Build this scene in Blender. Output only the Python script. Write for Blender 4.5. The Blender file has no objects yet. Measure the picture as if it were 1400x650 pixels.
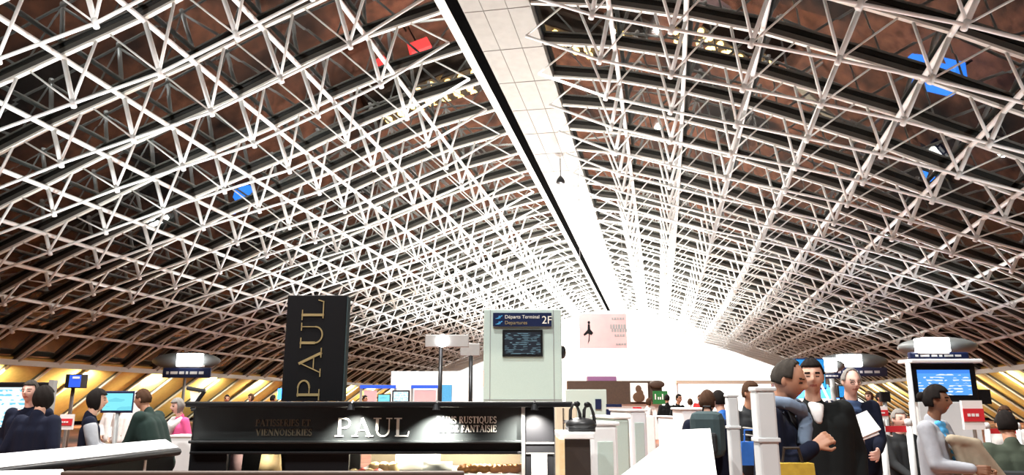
import bpy, bmesh, math, random
from mathutils import Vector, Matrix, Euler
random.seed(7)
C = bpy.context.scene.collection
S = bpy.context.scene
PI = math.pi

# ---------------------------------------------------------------- camera, world, exposure
PIT, YAW, EYE, FOC = 0.2200, 0.1880, 1.50, 1000.0
cam_data = bpy.data.cameras.new('camera'); cam = bpy.data.objects.new('camera', cam_data); C.objects.link(cam)
cam.location = (0, 0, EYE); cam.rotation_euler = (PI / 2 + PIT, 0, YAW)
cam_data.sensor_width = 36.0; cam_data.lens = FOC / 1400 * 36.0; cam_data.clip_end = 600; cam_data.clip_start = 0.05
S.camera = cam
S.view_settings.view_transform = 'Standard'; S.view_settings.look = 'None'
S.view_settings.exposure = 0.0; S.view_settings.gamma = 1.0; S.view_settings.use_curve_mapping = False
W = bpy.data.worlds.new('night'); S.world = W; W.use_nodes = True
W.node_tree.nodes['Background'].inputs[0].default_value = (0.02, 0.03, 0.05, 1)
W.node_tree.nodes['Background'].inputs[1].default_value = 0.25

def lamp(name, kind, loc, power, color=(1, 1, 1), size=0.15, rot=(0, 0, 0), angle=None, blend=.5):
    l = bpy.data.lights.new(name, kind); o = bpy.data.objects.new(name, l); C.objects.link(o)
    o.location = loc; o.rotation_euler = rot; l.energy = power; l.color = color
    if kind == 'AREA': l.shape = 'DISK'; l.size = size
    else: l.shadow_soft_size = size
    if angle: l.spot_size = angle; l.spot_blend = blend
    return o

# ---------------------------------------------------------------- roof shape (hall measured in bays of 2.5 m)
BAY = 2.5
TX = [-5.35, -6.28, -7.20, -8.08, -8.94, -9.78, -10.54, -11.28, -12.02]
TZ = [3.45, 3.15, 2.85, 2.51, 2.19, 1.87, 1.53, 1.17, 0.66]
YEND = 36.6
def swell(y): return math.exp(-y / 10.47)
def ridge(y, r):                       # r = sideways share of the height over the eye
    z = 4.25 * (1 + .62 * swell(y)); return Vector((r * z * BAY, y * BAY, z * BAY + EYE))
def profile(y, side):                  # points down one slope: slab edge, tubes, eave
    e = swell(y); P = []
    for x, z in zip(TX, TZ):
        if side < 0: X = -1.86 + (x + 1.86) * (1 + .296 * e); Z = z * (1 + .592 * e)
        else: X = -1.86 - (x + 1.86) * (1 - .057 * e); Z = z * (1 + .797 * e)
        P.append(Vector((X * BAY, y * BAY, Z * BAY + EYE)))
    a = ridge(y, -.512 if side < 0 else -.2743); b = P[0]
    sag = .10 * BAY
    k1 = a.lerp(b, .36) + Vector((0, 0, sag)); k2 = a.lerp(b, .69) + Vector((0, 0, sag * .8))
    return [a, k1, k2] + P
def foot(y, side):
    p = profile(y, side); d = (p[-1] - p[-2]); d = d / abs(d.z)
    q = p[-1] + d * p[-1].z; return q
def outward(P, k):
    a = P[max(0, k - 1)]; b = P[min(len(P) - 1, k + 1)]; d = (b - a).normalized()
    n = Vector((-d.z, 0, d.x)); return n if n.z > 0 else -n
ARCHES = [6.1 + j for j in range(-3, 31)]

# lights of the hall and added fill
for y, pw in ((26, 2600), (40, 5200), (54, 7200), (68, 8000), (82, 7000)):           # floodlights turned up at the vault
    r = ridge(y / BAY, -.39)
    lamp('flood_lamp', 'SPOT', (r.x, y, 2.6), pw * (3.2 if y < 50 else 4.6), (1, .98, .94), .2, (PI, 0, 0), 2.7, .6)
for y, pw in ((9, 1900), (20, 2600), (36, 2600), (52, 2600)):
    lamp('side_flood_lamp', 'SPOT', (-16, y, 2.6), pw * 2.2, (.95, 1, 1), .2, (PI, 0, 0), 2.6, .7)
    lamp('side_flood_lamp', 'SPOT', (11.5, y, 2.6), pw * .6, (.95, 1, 1), .2, (PI, 0, 0), 2.6, .7)
for y in (10, 24, 38, 54, 72):                                                   # fill added to light the floor, pointing down under the ridge
    r = ridge(y / BAY, -.39)
    lamp('floor_fill', 'SPOT', (r.x, y, r.z - .5), 20000, (1, .96, .9), .25, (0, 0, 0), 2.5, .6)
for x, y in ((-9.5, -5), (3.0, -5), (-4, 4)):                                        # front fill added high over the camera to brighten the people
    lamp('front_fill', 'SPOT', (x, y, 15.5), 10000, (1, .98, .95), .25, (0, 0, 0), 2.3, .6)
for y in range(8, 90, 6):                                                        # warm lamps along the wood panelling
    for s in (-1, 1):
        q = foot(y / BAY, s)
        lamp('wall_lamp', 'AREA', (q.x - s * 4.2, y, 2.6), 420 if s < 0 else 300, (1, .92, .66), .5, (0, -s * 1.35, 0))

# ---------------------------------------------------------------- materials
def mat(name, col, rough=.5, metal=0.0, emit=None, estr=0.0, noise=None, nscale=8.0, spec=.4, bump=0.0):
    m = bpy.data.materials.new(name); m.use_nodes = True; nt = m.node_tree; b = nt.nodes['Principled BSDF']
    b.inputs['Base Color'].default_value = (*col, 1); b.inputs['Roughness'].default_value = rough
    b.inputs['Metallic'].default_value = metal; b.inputs['Specular IOR Level'].default_value = spec
    if emit: b.inputs['Emission Color'].default_value = (*emit, 1); b.inputs['Emission Strength'].default_value = estr
    tc = nt.nodes.new('ShaderNodeTexCoord'); n = nt.nodes.new('ShaderNodeTexNoise'); n.inputs['Scale'].default_value = nscale
    n.inputs['Detail'].default_value = 4
    nt.links.new(tc.outputs['Object'], n.inputs['Vector'])
    mx = nt.nodes.new('ShaderNodeMix'); mx.data_type = 'RGBA'
    c2 = noise or tuple(min(1, c * .86) for c in col)
    mx.inputs[6].default_value = (*col, 1); mx.inputs[7].default_value = (*c2, 1)
    nt.links.new(n.outputs['Fac'], mx.inputs[0]); nt.links.new(mx.outputs[2], b.inputs['Base Color'])
    if bump:
        bp = nt.nodes.new('ShaderNodeBump'); bp.inputs['Strength'].default_value = bump
        nt.links.new(n.outputs['Fac'], bp.inputs['Height']); nt.links.new(bp.outputs[0], b.inputs['Normal'])
    return m
M = {}
def mk(k, *a, **kw): M[k] = mat(k, *a, **kw); return M[k]
mk('white_paint', (.82, .84, .83), .35)
mk('cream_paint', (.70, .70, .65), .45)
mk('concrete', (.25, .245, .225), .7, noise=(.19, .185, .17), nscale=3)
mk('joint', (.12, .11, .10), .8)
mk('web_shade', (.065, .062, .054), .5)  # roof-beam webs: their shade is put into this dark colour
mk('slot_shade', (.002, .002, .002), .9, spec=0)
mk('black', (.006, .006, .007), .45, spec=.2)
mk('black_gloss', (.022, .025, .025), .25, bump=.03, nscale=3)
mk('dark_metal', (.04, .042, .045), .35, .6)
mk('steel', (.50, .49, .46), .38, .85, noise=(.36, .35, .33), nscale=30)
mk('mid_grey', (.13, .14, .14), .5)
mk('grey', (.30, .31, .31), .5)
mk('grey_green', (.50, .60, .55), .5, noise=(.44, .54, .49), nscale=60)
mk('white_board', (.85, .86, .86), .4)
mk('pale', (.66, .68, .68), .45)
mk('gold', (.80, .62, .30), .3, .7)
mk('letter_white', (.90, .86, .76), .4)
mk('brown_wood', (.075, .045, .03), .6, noise=(.04, .025, .018), nscale=14)
mk('dark_brown', (.035, .022, .016), .55, noise=(.02, .013, .01))
mk('red', (.62, .03, .04), .45)
mk('navy_sign', (.008, .016, .06), .35)
mk('blue_sign', (.02, .08, .55), .4, emit=(.02, .08, .6), estr=.7)
mk('green_sign', (.02, .16, .04), .5)
mk('lamp_glow', (1, 1, 1), .5, emit=(1, 1, 1), estr=14)
mk('paper', (.82, .80, .78), .7)
mk('pink_paper', (.78, .52, .55), .7)
mk('beige', (.60, .50, .38), .6)
mk('crust', (.55, .24, .06), .55, noise=(.30, .10, .02), nscale=25, bump=.3)
mk('cream_food', (.85, .72, .48), .55, noise=(.75, .5, .2), nscale=20)
mk('red_food', (.6, .06, .03), .4)
mk('leather', (.02, .02, .021), .35)
M['yellow_wood'] = mat('yellow_wood', (.72, .52, .17), .5, noise=(.50, .34, .09), nscale=5)
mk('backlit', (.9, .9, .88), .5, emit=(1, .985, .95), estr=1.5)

def node_mat(name):
    m = bpy.data.materials.new(name); m.use_nodes = True; nt = m.node_tree
    return m, nt, nt.nodes['Principled BSDF']
def glass_mat():
    m, nt, b = node_mat('roof_glass'); out = nt.nodes['Material Output']; nt.nodes.remove(b)
    tr = nt.nodes.new('ShaderNodeBsdfTransparent'); tr.inputs[0].default_value = (.35, .38, .36, 1)
    gl = nt.nodes.new('ShaderNodeBsdfGlossy'); gl.inputs['Roughness'].default_value = .015; gl.inputs['Color'].default_value = (.9, .92, .9, 1)
    fr = nt.nodes.new('ShaderNodeFresnel'); fr.inputs['IOR'].default_value = 2.2
    mx = nt.nodes.new('ShaderNodeMixShader')
    nt.links.new(fr.outputs[0], mx.inputs[0]); nt.links.new(tr.outputs[0], mx.inputs[1]); nt.links.new(gl.outputs[0], mx.inputs[2])
    nt.links.new(mx.outputs[0], out.inputs[0]); return m
M['roof_glass'] = glass_mat()
def clear_mat():
    m, nt, b = node_mat('case_glass'); out = nt.nodes['Material Output']; nt.nodes.remove(b)
    tr = nt.nodes.new('ShaderNodeBsdfTransparent'); tr.inputs[0].default_value = (.93, .95, .94, 1)
    gl = nt.nodes.new('ShaderNodeBsdfGlossy'); gl.inputs['Roughness'].default_value = .03
    mx = nt.nodes.new('ShaderNodeMixShader'); mx.inputs[0].default_value = .06
    nt.links.new(tr.outputs[0], mx.inputs[1]); nt.links.new(gl.outputs[0], mx.inputs[2]); nt.links.new(mx.outputs[0], out.inputs[0]); return m
M['case_glass'] = clear_mat()
def floor_mat():
    m, nt, b = node_mat('red_brown_carpet')
    tc = nt.nodes.new('ShaderNodeTexCoord')
    v = nt.nodes.new('ShaderNodeTexVoronoi'); v.inputs['Scale'].default_value = .22
    n = nt.nodes.new('ShaderNodeTexNoise'); n.inputs['Scale'].default_value = 1.6; n.inputs['Detail'].default_value = 6
    n2 = nt.nodes.new('ShaderNodeTexNoise'); n2.inputs['Scale'].default_value = .16; n2.inputs['Detail'].default_value = 3
    for q in (v, n, n2): nt.links.new(tc.outputs['Object'], q.inputs['Vector'])
    r = nt.nodes.new('ShaderNodeValToRGB'); e = r.color_ramp.elements
    e[0].position = .36; e[0].color = (.035, .022, .020, 1); e[1].position = .56; e[1].color = (.40, .15, .085, 1)
    nt.links.new(n2.outputs['Fac'], r.inputs[0])
    mx = nt.nodes.new('ShaderNodeMix'); mx.data_type = 'RGBA'; mx.blend_type = 'MULTIPLY'; mx.inputs[0].default_value = .8
    r2 = nt.nodes.new('ShaderNodeValToRGB'); r2.color_ramp.elements[0].position = .35; r2.color_ramp.elements[0].color = (.3, .3, .3, 1); r2.color_ramp.elements[1].position = .62
    nt.links.new(n.outputs['Fac'], r2.inputs[0])
    nt.links.new(r.outputs[0], mx.inputs[6]); nt.links.new(r2.outputs[0], mx.inputs[7]); nt.links.new(mx.outputs[2], b.inputs['Base Color'])
    b.inputs['Roughness'].default_value = .8; return m
M['carpet'] = floor_mat()
def screen_mat(name, bg, ink, rows=9, cols=5, strength=1.6, header=None):
    m, nt, b = node_mat(name)
    tc = nt.nodes.new('ShaderNodeTexCoord'); sx = nt.nodes.new('ShaderNodeSeparateXYZ'); nt.links.new(tc.outputs['Generated'], sx.inputs[0])
    br = nt.nodes.new('ShaderNodeTexNoise'); br.inputs['Scale'].default_value = 1.0
    mp = nt.nodes.new('ShaderNodeMapping'); mp.inputs['Scale'].default_value = (cols * 1.5, 1, rows * 1.0)
    nt.links.new(tc.outputs['Generated'], mp.inputs[0]); nt.links.new(mp.outputs[0], br.inputs['Vector']); br.inputs['Detail'].default_value = 1
    wv = nt.nodes.new('ShaderNodeMath'); wv.operation = 'MULTIPLY'; wv.inputs[1].default_value = rows * 2 * PI; nt.links.new(sx.outputs[2], wv.inputs[0])
    sn = nt.nodes.new('ShaderNodeMath'); sn.operation = 'SINE'; nt.links.new(wv.outputs[0], sn.inputs[0])
    g = nt.nodes.new('ShaderNodeMath'); g.operation = 'GREATER_THAN'; g.inputs[1].default_value = .1; nt.links.new(sn.outputs[0], g.inputs[0])
    g2 = nt.nodes.new('ShaderNodeMath'); g2.operation = 'GREATER_THAN'; g2.inputs[1].default_value = .52; nt.links.new(br.outputs['Fac'], g2.inputs[0])
    mu = nt.nodes.new('ShaderNodeMath'); mu.operation = 'MULTIPLY'; nt.links.new(g.outputs[0], mu.inputs[0]); nt.links.new(g2.outputs[0], mu.inputs[1])
    mx = nt.nodes.new('ShaderNodeMix'); mx.data_type = 'RGBA'; mx.inputs[6].default_value = (*bg, 1); mx.inputs[7].default_value = (*ink, 1)
    nt.links.new(mu.outputs[0], mx.inputs[0])
    src = mx.outputs[2]
    if header:
        h = nt.nodes.new('ShaderNodeMath'); h.operation = 'GREATER_THAN'; h.inputs[1].default_value = .86; nt.links.new(sx.outputs[2], h.inputs[0])
        m2 = nt.nodes.new('ShaderNodeMix'); m2.data_type = 'RGBA'; m2.inputs[7].default_value = (*header, 1)
        nt.links.new(h.outputs[0], m2.inputs[0]); nt.links.new(src, m2.inputs[6]); src = m2.outputs[2]
    nt.links.new(src, b.inputs['Emission Color']); b.inputs['Emission Strength'].default_value = strength
    b.inputs['Base Color'].default_value = (.02, .02, .02, 1); b.inputs['Roughness'].default_value = .2; return m
M['screen_cyan'] = screen_mat('screen_cyan', (.22, .80, .90), (.16, .66, .80), 2, 1, 1.1)
M['screen_list'] = screen_mat('screen_list', (.80, .93, .97), (.15, .60, .80), 9, 5, 1.2)
M['screen_blue'] = screen_mat('screen_blue', (.10, .38, .95), (.85, .93, 1), 9, 4, 1.1, (.05, .25, .85))
M['screen_sky'] = screen_mat('screen_sky', (.02, .34, .85), (.05, .55, .95), 1, 1, 1.0)
M['screen_dark'] = screen_mat('screen_dark', (.008, .02, .04), (.25, .45, .55), 12, 3, .5)

# ---------------------------------------------------------------- mesh helpers
class MB:
    def __init__(s): s.v = []; s.f = []
    def add(s, vs, fs):
        n = len(s.v); s.v += [tuple(v) for v in vs]; s.f += [tuple(i + n for i in f) for f in fs]; return s
    def box(s, c, d, rz=0.0, rx=0.0, ry=0.0, taper=1.0):
        R = Euler((rx, ry, rz)).to_matrix(); vs = []
        for z in (-.5, .5):
            t = taper if z > 0 else 1.0
            for x, y in ((-.5, -.5), (.5, -.5), (.5, .5), (-.5, .5)):
                vs.append(Vector(c) + R @ Vector((x * d[0] * t, y * d[1] * t, z * d[2])))
        return s.add(vs, [(3, 2, 1, 0), (4, 5, 6, 7), (0, 1, 5, 4), (1, 2, 6, 5), (2, 3, 7, 6), (3, 0, 4, 7)])
    def rbox(s, c, d, r=.02, rz=0.0):
        bm = bmesh.new(); bmesh.ops.create_cube(bm, size=1)
        for v in bm.verts: v.co = Vector((v.co.x * d[0], v.co.y * d[1], v.co.z * d[2]))
        bmesh.ops.bevel(bm, geom=bm.edges[:], offset=min(r, min(d) * .45), segments=2, affect='EDGES', profile=.5)
        R = Matrix.Rotation(rz, 3, 'Z'); bm.verts.index_update()
        s.add([Vector(c) + R @ v.co for v in bm.verts], [[v.index for v in f.verts] for f in bm.faces]); bm.free(); return s
    def tube(s, pts, r, n=8, caps=True):
        pts = [Vector(p) for p in pts]; rs = r if isinstance(r, (list, tuple)) else [r] * len(pts)
        vs = []; fs = []; up = Vector((0, 0, 1))
        for i, p in enumerate(pts):
            d = (pts[min(i + 1, len(pts) - 1)] - pts[max(i - 1, 0)]).normalized()
            a = d.cross(up) if abs(d.z) < .97 else d.cross(Vector((0, 1, 0)))
            a.normalize(); b = d.cross(a)
            for k in range(n):
                t = 2 * PI * k / n; vs.append(p + rs[i] * (math.cos(t) * a + math.sin(t) * b))
        for i in range(len(pts) - 1):
            for k in range(n):
                k2 = (k + 1) % n; fs.append((i * n + k, i * n + k2, i * n + n + k2, i * n + n + k))
        if caps: fs += [tuple(range(n))[::-1], tuple(range((len(pts) - 1) * n, len(pts) * n))]
        return s.add(vs, fs)
    def capsule(s, p0, p1, r0, r1, n=14, m=4):
        p0 = Vector(p0); p1 = Vector(p1); d = p1 - p0
        if d.length < 1e-6: d = Vector((0, 0, 1e-4)); p1 = p0 + d
        dn = d.normalized(); a = dn.cross(Vector((0, 0, 1))) if abs(dn.z) < .95 else dn.cross(Vector((0, 1, 0)))
        a.normalize(); b = dn.cross(a); vs = []; rings = []
        for i in range(m): t = PI / 2 * (i + .5) / m; rings.append((p0 - dn * r0 * math.cos(t), r0 * math.sin(t)))
        rings.append((p0, r0)); rings.append((p1, r1))
        for i in range(m - 1, -1, -1): t = PI / 2 * (i + .5) / m; rings.append((p1 + dn * r1 * math.cos(t), r1 * math.sin(t)))
        for c, r in rings:
            for k in range(n):
                t = 2 * PI * k / n; vs.append(c + r * (math.cos(t) * a + math.sin(t) * b))
        fs = []
        for i in range(len(rings) - 1):
            for k in range(n):
                k2 = (k + 1) % n; fs.append((i * n + k, i * n + k2, i * n + n + k2, i * n + n + k))
        fs += [tuple(range(n))[::-1], tuple(range((len(rings) - 1) * n, len(rings) * n))]
        return s.add(vs, fs)
    def ball(s, c, r, n=16, m=10, R=None):
        if not isinstance(r, (tuple, list)): r = (r, r, r)
        vs = [Vector((0, 0, -r[2]))]; fs = []
        for i in range(1, m):
            t = PI * i / m - PI / 2
            for k in range(n):
                p = 2 * PI * k / n; vs.append(Vector((r[0] * math.cos(t) * math.cos(p), r[1] * math.cos(t) * math.sin(p), r[2] * math.sin(t))))
        vs.append(Vector((0, 0, r[2])))
        for k in range(n): fs.append((0, 1 + (k + 1) % n, 1 + k))
        for i in range(m - 2):
            for k in range(n):
                a = 1 + i * n; k2 = (k + 1) % n; fs.append((a + k, a + k2, a + n + k2, a + n + k))
        t = 1 + (m - 2) * n
        for k in range(n): fs.append((t + k, t + (k + 1) % n, len(vs) - 1))
        return s.add([Vector(c) + ((R @ v) if R else v) for v in vs], fs)
    def lathe(s, prof, n=24, c=(0, 0, 0)):
        vs = []; fs = []
        for r, z in prof:
            for k in range(n):
                t = 2 * PI * k / n; vs.append((c[0] + r * math.cos(t), c[1] + r * math.sin(t), c[2] + z))
        for i in range(len(prof) - 1):
            for k in range(n):
                k2 = (k + 1) % n; fs.append((i * n + k, i * n + k2, i * n + n + k2, i * n + n + k))
        fs += [tuple(range(n))[::-1], tuple(range((len(prof) - 1) * n, len(prof) * n))]
        return s.add(vs, fs)
    def prism(s, poly, y0, y1):            # polygon in x,z pushed along y
        n = len(poly); vs = [(x, y0, z) for x, z in poly] + [(x, y1, z) for x, z in poly]
        fs = [tuple(range(n)), tuple(range(2 * n - 1, n - 1, -1))] + [(i, i + n, (i + 1) % n + n, (i + 1) % n) for i in range(n)]
        return s.add(vs, fs)
    def slab(s, poly, z0, z1):             # polygon in x,y pushed along z
        n = len(poly); vs = [(x, y, z0) for x, y in poly] + [(x, y, z1) for x, y in poly]
        fs = [tuple(range(n))[::-1], tuple(range(n, 2 * n))] + [(i, (i + 1) % n, (i + 1) % n + n, i + n) for i in range(n)]
        return s.add(vs, fs)
    def sweep(s, pts, section):            # section(i, p) -> four corners
        vs = []; fs = []
        for i, p in enumerate(pts): vs += section(i, p)
        for i in range(len(pts) - 1):
            for k in range(4):
                k2 = (k + 1) % 4; fs.append((4 * i + k, 4 * i + k2, 4 * i + 4 + k2, 4 * i + 4 + k))
        fs += [(3, 2, 1, 0), tuple(4 * len(pts) - 4 + k for k in range(4))]
        return s.add(vs, fs)
    def build(s, name, m, parent=None, loc=(0, 0, 0), rz=0.0, smooth=False, mats=None):
        me = bpy.data.meshes.new(name); me.from_pydata(s.v, [], s.f)
        bm = bmesh.new(); bm.from_mesh(me); bmesh.ops.recalc_face_normals(bm, faces=bm.faces[:]); bm.to_mesh(me); bm.free()
        me.materials.append(M[m] if isinstance(m, str) else m)
        if smooth: me.polygons.foreach_set('use_smooth', [True] * len(me.polygons))
        o = bpy.data.objects.new(name, me); C.objects.link(o); o.location = loc; o.rotation_euler = (0, 0, rz)
        if parent: o.parent = parent
        return o
def tag(o, label, cat, group=None, kind=None):
    o['label'] = label; o['category'] = cat
    if group: o['group'] = group
    if kind: o['kind'] = kind
    return o
def thing(name, label, cat, loc=(0, 0, 0), rz=0.0, group=None):
    o = bpy.data.objects.new(name, None); C.objects.link(o); o.empty_display_size = .1
    o.location = loc; o.rotation_euler = (0, 0, rz); return tag(o, label, cat, group)
def struct(o): o['kind'] = 'structure'; return o
def copy_tree(o, parent=None):
    c = o.copy(); C.objects.link(c)
    if parent: c.parent = parent
    for ch in list(o.children): copy_tree(ch, c)
    return c

# where a sight line of the survey photograph meets a plane D metres ahead
FW = Vector((-math.sin(YAW), math.cos(YAW), 0)); RT = Vector((math.cos(YAW), math.sin(YAW), 0))
def at(u, v, D):
    x = (u - 700) / FOC; y = -(v - 325) / FOC
    f = math.cos(PIT) - y * math.sin(PIT); up = math.sin(PIT) + y * math.cos(PIT)
    return Vector((0, 0, EYE)) + (FW + RT * (x / f) + Vector((0, 0, up / f))) * D
class Frame:                               # local frame facing the camera, base on the floor
    def __init__(s, u, D, rz=0.0, v=548):
        p = at(u, v, D); s.o = Vector((p.x, p.y, 0)); s.D = D; s.rz = YAW + rz
    def P(s, u, v, dy=0.0):                # local point of a sight line dy metres behind the front plane
        R = Matrix.Rotation(-s.rz, 3, 'Z'); a = at(u, v, 1.0) - Vector((0, 0, EYE))
        c = R @ (Vector((0, 0, EYE)) - s.o); d = R @ a
        t = (dy - c.y) / d.y; return c + d * t
def rect(mb, F, u0, v0, u1, v1, dy=0.0, t=.02, vm=None):
    a = F.P(u0, v1, dy); b = F.P(u1, v0, dy)
    a2 = F.P(u0, (v0 + v1) / 2, dy); b2 = F.P(u1, (v0 + v1) / 2, dy)
    x0, x1, z0, z1 = a2.x, b2.x, min(a.z, b.z), max(a.z, b.z)
    mb.box(((x0 + x1) / 2, dy + t / 2, (z0 + z1) / 2), (x1 - x0, t, z1 - z0)); return x0, x1, z0, z1

# ---------------------------------------------------------------- lettering
def curve_pts(cx, cy, rx, ry, a0, a1, n=12):
    return [(cx + rx * math.cos(math.radians(a0 + (a1 - a0) * i / n)), cy + ry * math.sin(math.radians(a0 + (a1 - a0) * i / n))) for i in range(n + 1)]
TK, TN = .135, .05
def sf(x, y, w=.30): return ([(x - w / 2, y), (x + w / 2, y)], TN)
GL = {
 'P': (.72, [([(.16, 0), (.16, 1)], TK), ([(.10, .975), (.40, .975)], TN), (curve_pts(.38, .72, .24, .255, 90, -90), .085), ([(.40, .465), (.2, .465)], TN), sf(.16, .02, .36)]),
 'A': (.86, [([(.10, 0), (.43, 1)], TN), ([(.40, 1), (.76, 0)], TK), ([(.24, .34), (.62, .34)], TN), sf(.10, .02, .26), sf(.76, .02, .32)]),
 'U': (.88, [([(.17, 1), (.17, .34)], TK), (curve_pts(.44, .34, .27, .33, 180, 360), .075), ([(.71, .34), (.71, 1)], TN), sf(.17, .98, .34), sf(.71, .98, .26)]),
 'L': (.72, [([(.17, 0), (.17, 1)], TK), ([(.06, .025), (.64, .025)], TN), ([(.62, 0), (.68, .27)], TN), sf(.17, .98, .34)]),
 'T': (.78, [([(.39, 0), (.39, 1)], TK), ([(.04, .975), (.74, .975)], TN), ([(.05, .98), (.03, .76)], TN), ([(.73, .98), (.75, .76)], TN), sf(.39, .02, .34)]),
 'I': (.36, [([(.18, 0), (.18, 1)], TK), sf(.18, .02), sf(.18, .98)]),
 'S': (.60, [(curve_pts(.30, .75, .21, .22, 30, 260, 10) + curve_pts(.29, .25, .23, .24, 80, -150, 10), .10), ([(.49, .98), (.49, .74)], TN), ([(.07, .26), (.07, .02)], TN)]),
 'E': (.70, [([(.17, 0), (.17, 1)], TK), ([(.06, .975), (.58, .975)], TN), ([(.17, .52), (.46, .52)], TN), ([(.06, .025), (.62, .025)], TN), ([(.58, .98), (.59, .78)], TN), ([(.61, .02), (.65, .24)], TN), ([(.46, .42), (.46, .62)], TN)]),
 'R': (.80, [([(.16, 0), (.16, 1)], TK), ([(.08, .975), (.38, .975)], TN), (curve_pts(.36, .745, .22, .23, 90, -90), .085), ([(.38, .515), (.2, .515)], TN), ([(.34, .52), (.70, .02)], TK), sf(.16, .02, .34), sf(.73, .02, .16)]),
 'V': (.84, [([(.10, 1), (.43, 0)], TK), ([(.42, 0), (.74, 1)], TN), sf(.10, .98, .32), sf(.74, .98, .26)]),
 'N': (.90, [([(.15, 0), (.15, 1)], TN), ([(.13, 1), (.74, 0)], TK), ([(.74, 0), (.74, 1)], TN), sf(.15, .02, .26), sf(.74, .98, .26)]),
 'O': (.88, [(curve_pts(.43, .5, .34, .46, 0, 360, 24), .095)]),
 'Q': (.88, [(curve_pts(.43, .5, .34, .46, 0, 360, 24), .095), ([(.46, .06), (.84, -.2)], .08)]),
 'D': (.86, [([(.16, 0), (.16, 1)], TK), ([(.06, .975), (.36, .975)], TN), ([(.06, .025), (.36, .025)], TN), (curve_pts(.34, .5, .42, .475, 90, -90, 14), .10)]),
 'F': (.66, [([(.17, 0), (.17, 1)], TK), ([(.06, .975), (.58, .975)], TN), ([(.17, .5), (.44, .5)], TN), ([(.58, .98), (.59, .76)], TN), ([(.44, .4), (.44, .6)], TN), sf(.17, .02, .34)]),
 ' ': (.38, []),
}
def text_width(t, gap=.06): return sum(GL[c][0] + gap for c in t) - gap
def letters(mb, text, x, y, z, h, width=None, depth=.012, turn=False, gap=.06, bold=1.0):
    sx = h if width is None else width / text_width(text, gap); cx = 0.0
    for ch in text:
        w, st = GL[ch]
        for pts, tk in st:
            q = tk * bold / 2
            for (ax, az), (bx, bz) in zip(pts[:-1], pts[1:]):
                A = Vector(((cx + ax) * sx, az * h)); B = Vector(((cx + bx) * sx, bz * h)); d = B - A
                if d.length < 1e-6: continue
                d.normalize(); nn = Vector((-d.y, d.x)) * q * h; e = d * min(q * .25, .012) * h
                poly = [A - e + nn, A - e - nn, B + e - nn, B + e + nn]
                poly = [(x - p.y, z + p.x) if turn else (x + p.x, z + p.y) for p in poly]
                mb.prism(poly, y, y - depth)
        cx += w + gap
def plain_text(name, body, m, parent, loc, size, rz=0.0, depth=.004):
    cu = bpy.data.curves.new(name, 'FONT'); cu.body = body; cu.size = size; cu.extrude = depth
    t = bpy.data.objects.new(name, cu); C.objects.link(t)
    dg = bpy.context.evaluated_depsgraph_get(); me = bpy.data.meshes.new_from_object(t.evaluated_get(dg)); bpy.data.objects.remove(t)
    me.transform(Matrix.Rotation(PI / 2, 4, 'X')); me.materials.clear(); me.materials.append(M[m])
    o = bpy.data.objects.new(name, me); C.objects.link(o); o.parent = parent; o.location = loc; o.rotation_euler = (0, 0, rz); return o

# ---------------------------------------------------------------- setting: floor, walls, glazing, ridge
f0 = [foot(1.2, -1), foot(YEND, -1)]; g0 = [foot(1.2, 1), foot(YEND, 1)]
mb = MB(); mb.box((-5.5, 44, -.15), (84, 104, .3)); fl = struct(mb.build('floor', 'carpet'))
ys = [1.2 + (YEND - 1.2) * i / 24 for i in range(25)]
def sheet(name, m, side, k0, k1, lift, thick, extra=False):
    vs = []; fs = []; rows = []
    for y in ys:
        P = profile(y, side) + [foot(y, side)]
        row = []
        for k in range(k0, k1 + 1):
            n = outward(P, k); row.append(P[k] + n * lift); row.append(P[k] + n * (lift + thick))
        rows.append(row)
    w = len(rows[0]); n = w // 2
    for r in rows: vs += r
    for i in range(len(rows) - 1):
        for k in range(n - 1):
            a = i * w + 2 * k; b = a + w
            fs.append((a, a + 2, b + 2, b)); fs.append((a + 1, b + 1, b + 3, a + 3))
        a = i * w; fs.append((a, a + w, a + w + 1, a + 1)); a += w - 2; fs.append((a, a + 1, a + w + 1, a + w))
    for i in (0, len(rows) - 1):
        for k in range(n - 1):
            a = i * w + 2 * k; fs.append((a, a + 1, a + 3, a + 2))
    return MB().add(vs, fs).build(name, m)
LAST = 11
for side, nm, wn in ((-1, 'window_1', 'wall_left'), (1, 'window_2', 'wall_right')):
    struct(sheet(nm, 'roof_glass', side, 0, LAST, .36, .03))
    struct(sheet(wn, 'yellow_wood', side, LAST, LAST + 1, .30, .12))
# ridge: a concrete band under the crown and a flush black strip painted as the shade of a slot
yr = [1.0 + (YEND - .6) * i / 40 for i in range(41)]
def strip(r0, r1, dz0, dz1):
    mb = MB()
    def sec(i, p):
        a = ridge(p, r0); b = ridge(p, r1)
        return [a + Vector((0, 0, dz0)), b + Vector((0, 0, dz0)), b + Vector((0, 0, dz1)), a + Vector((0, 0, dz1))]
    return mb.sweep(yr, sec)
slabo = struct(strip(-.4525, -.2743, 0, .5).build('ceiling', 'concrete'))
struct(strip(-.512, -.486, 0, .5).build('trim_1', 'cream_paint'))
struct(strip(-.487, -.4515, .012, .6).build('trim_2', 'slot_shade'))
jm = MB()
for i, y in enumerate(ARCHES):
    a = ridge(y, -.45); b = ridge(y, -.2755)
    jm.tube([a + Vector((0, 0, 0)), b + Vector((0, 0, 0))], .018, 5)
for r in (-.40, -.335): jm.tube([ridge(y, r) for y in yr], .014, 5)
jm.build('panel_joint', 'joint', slabo)
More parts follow.
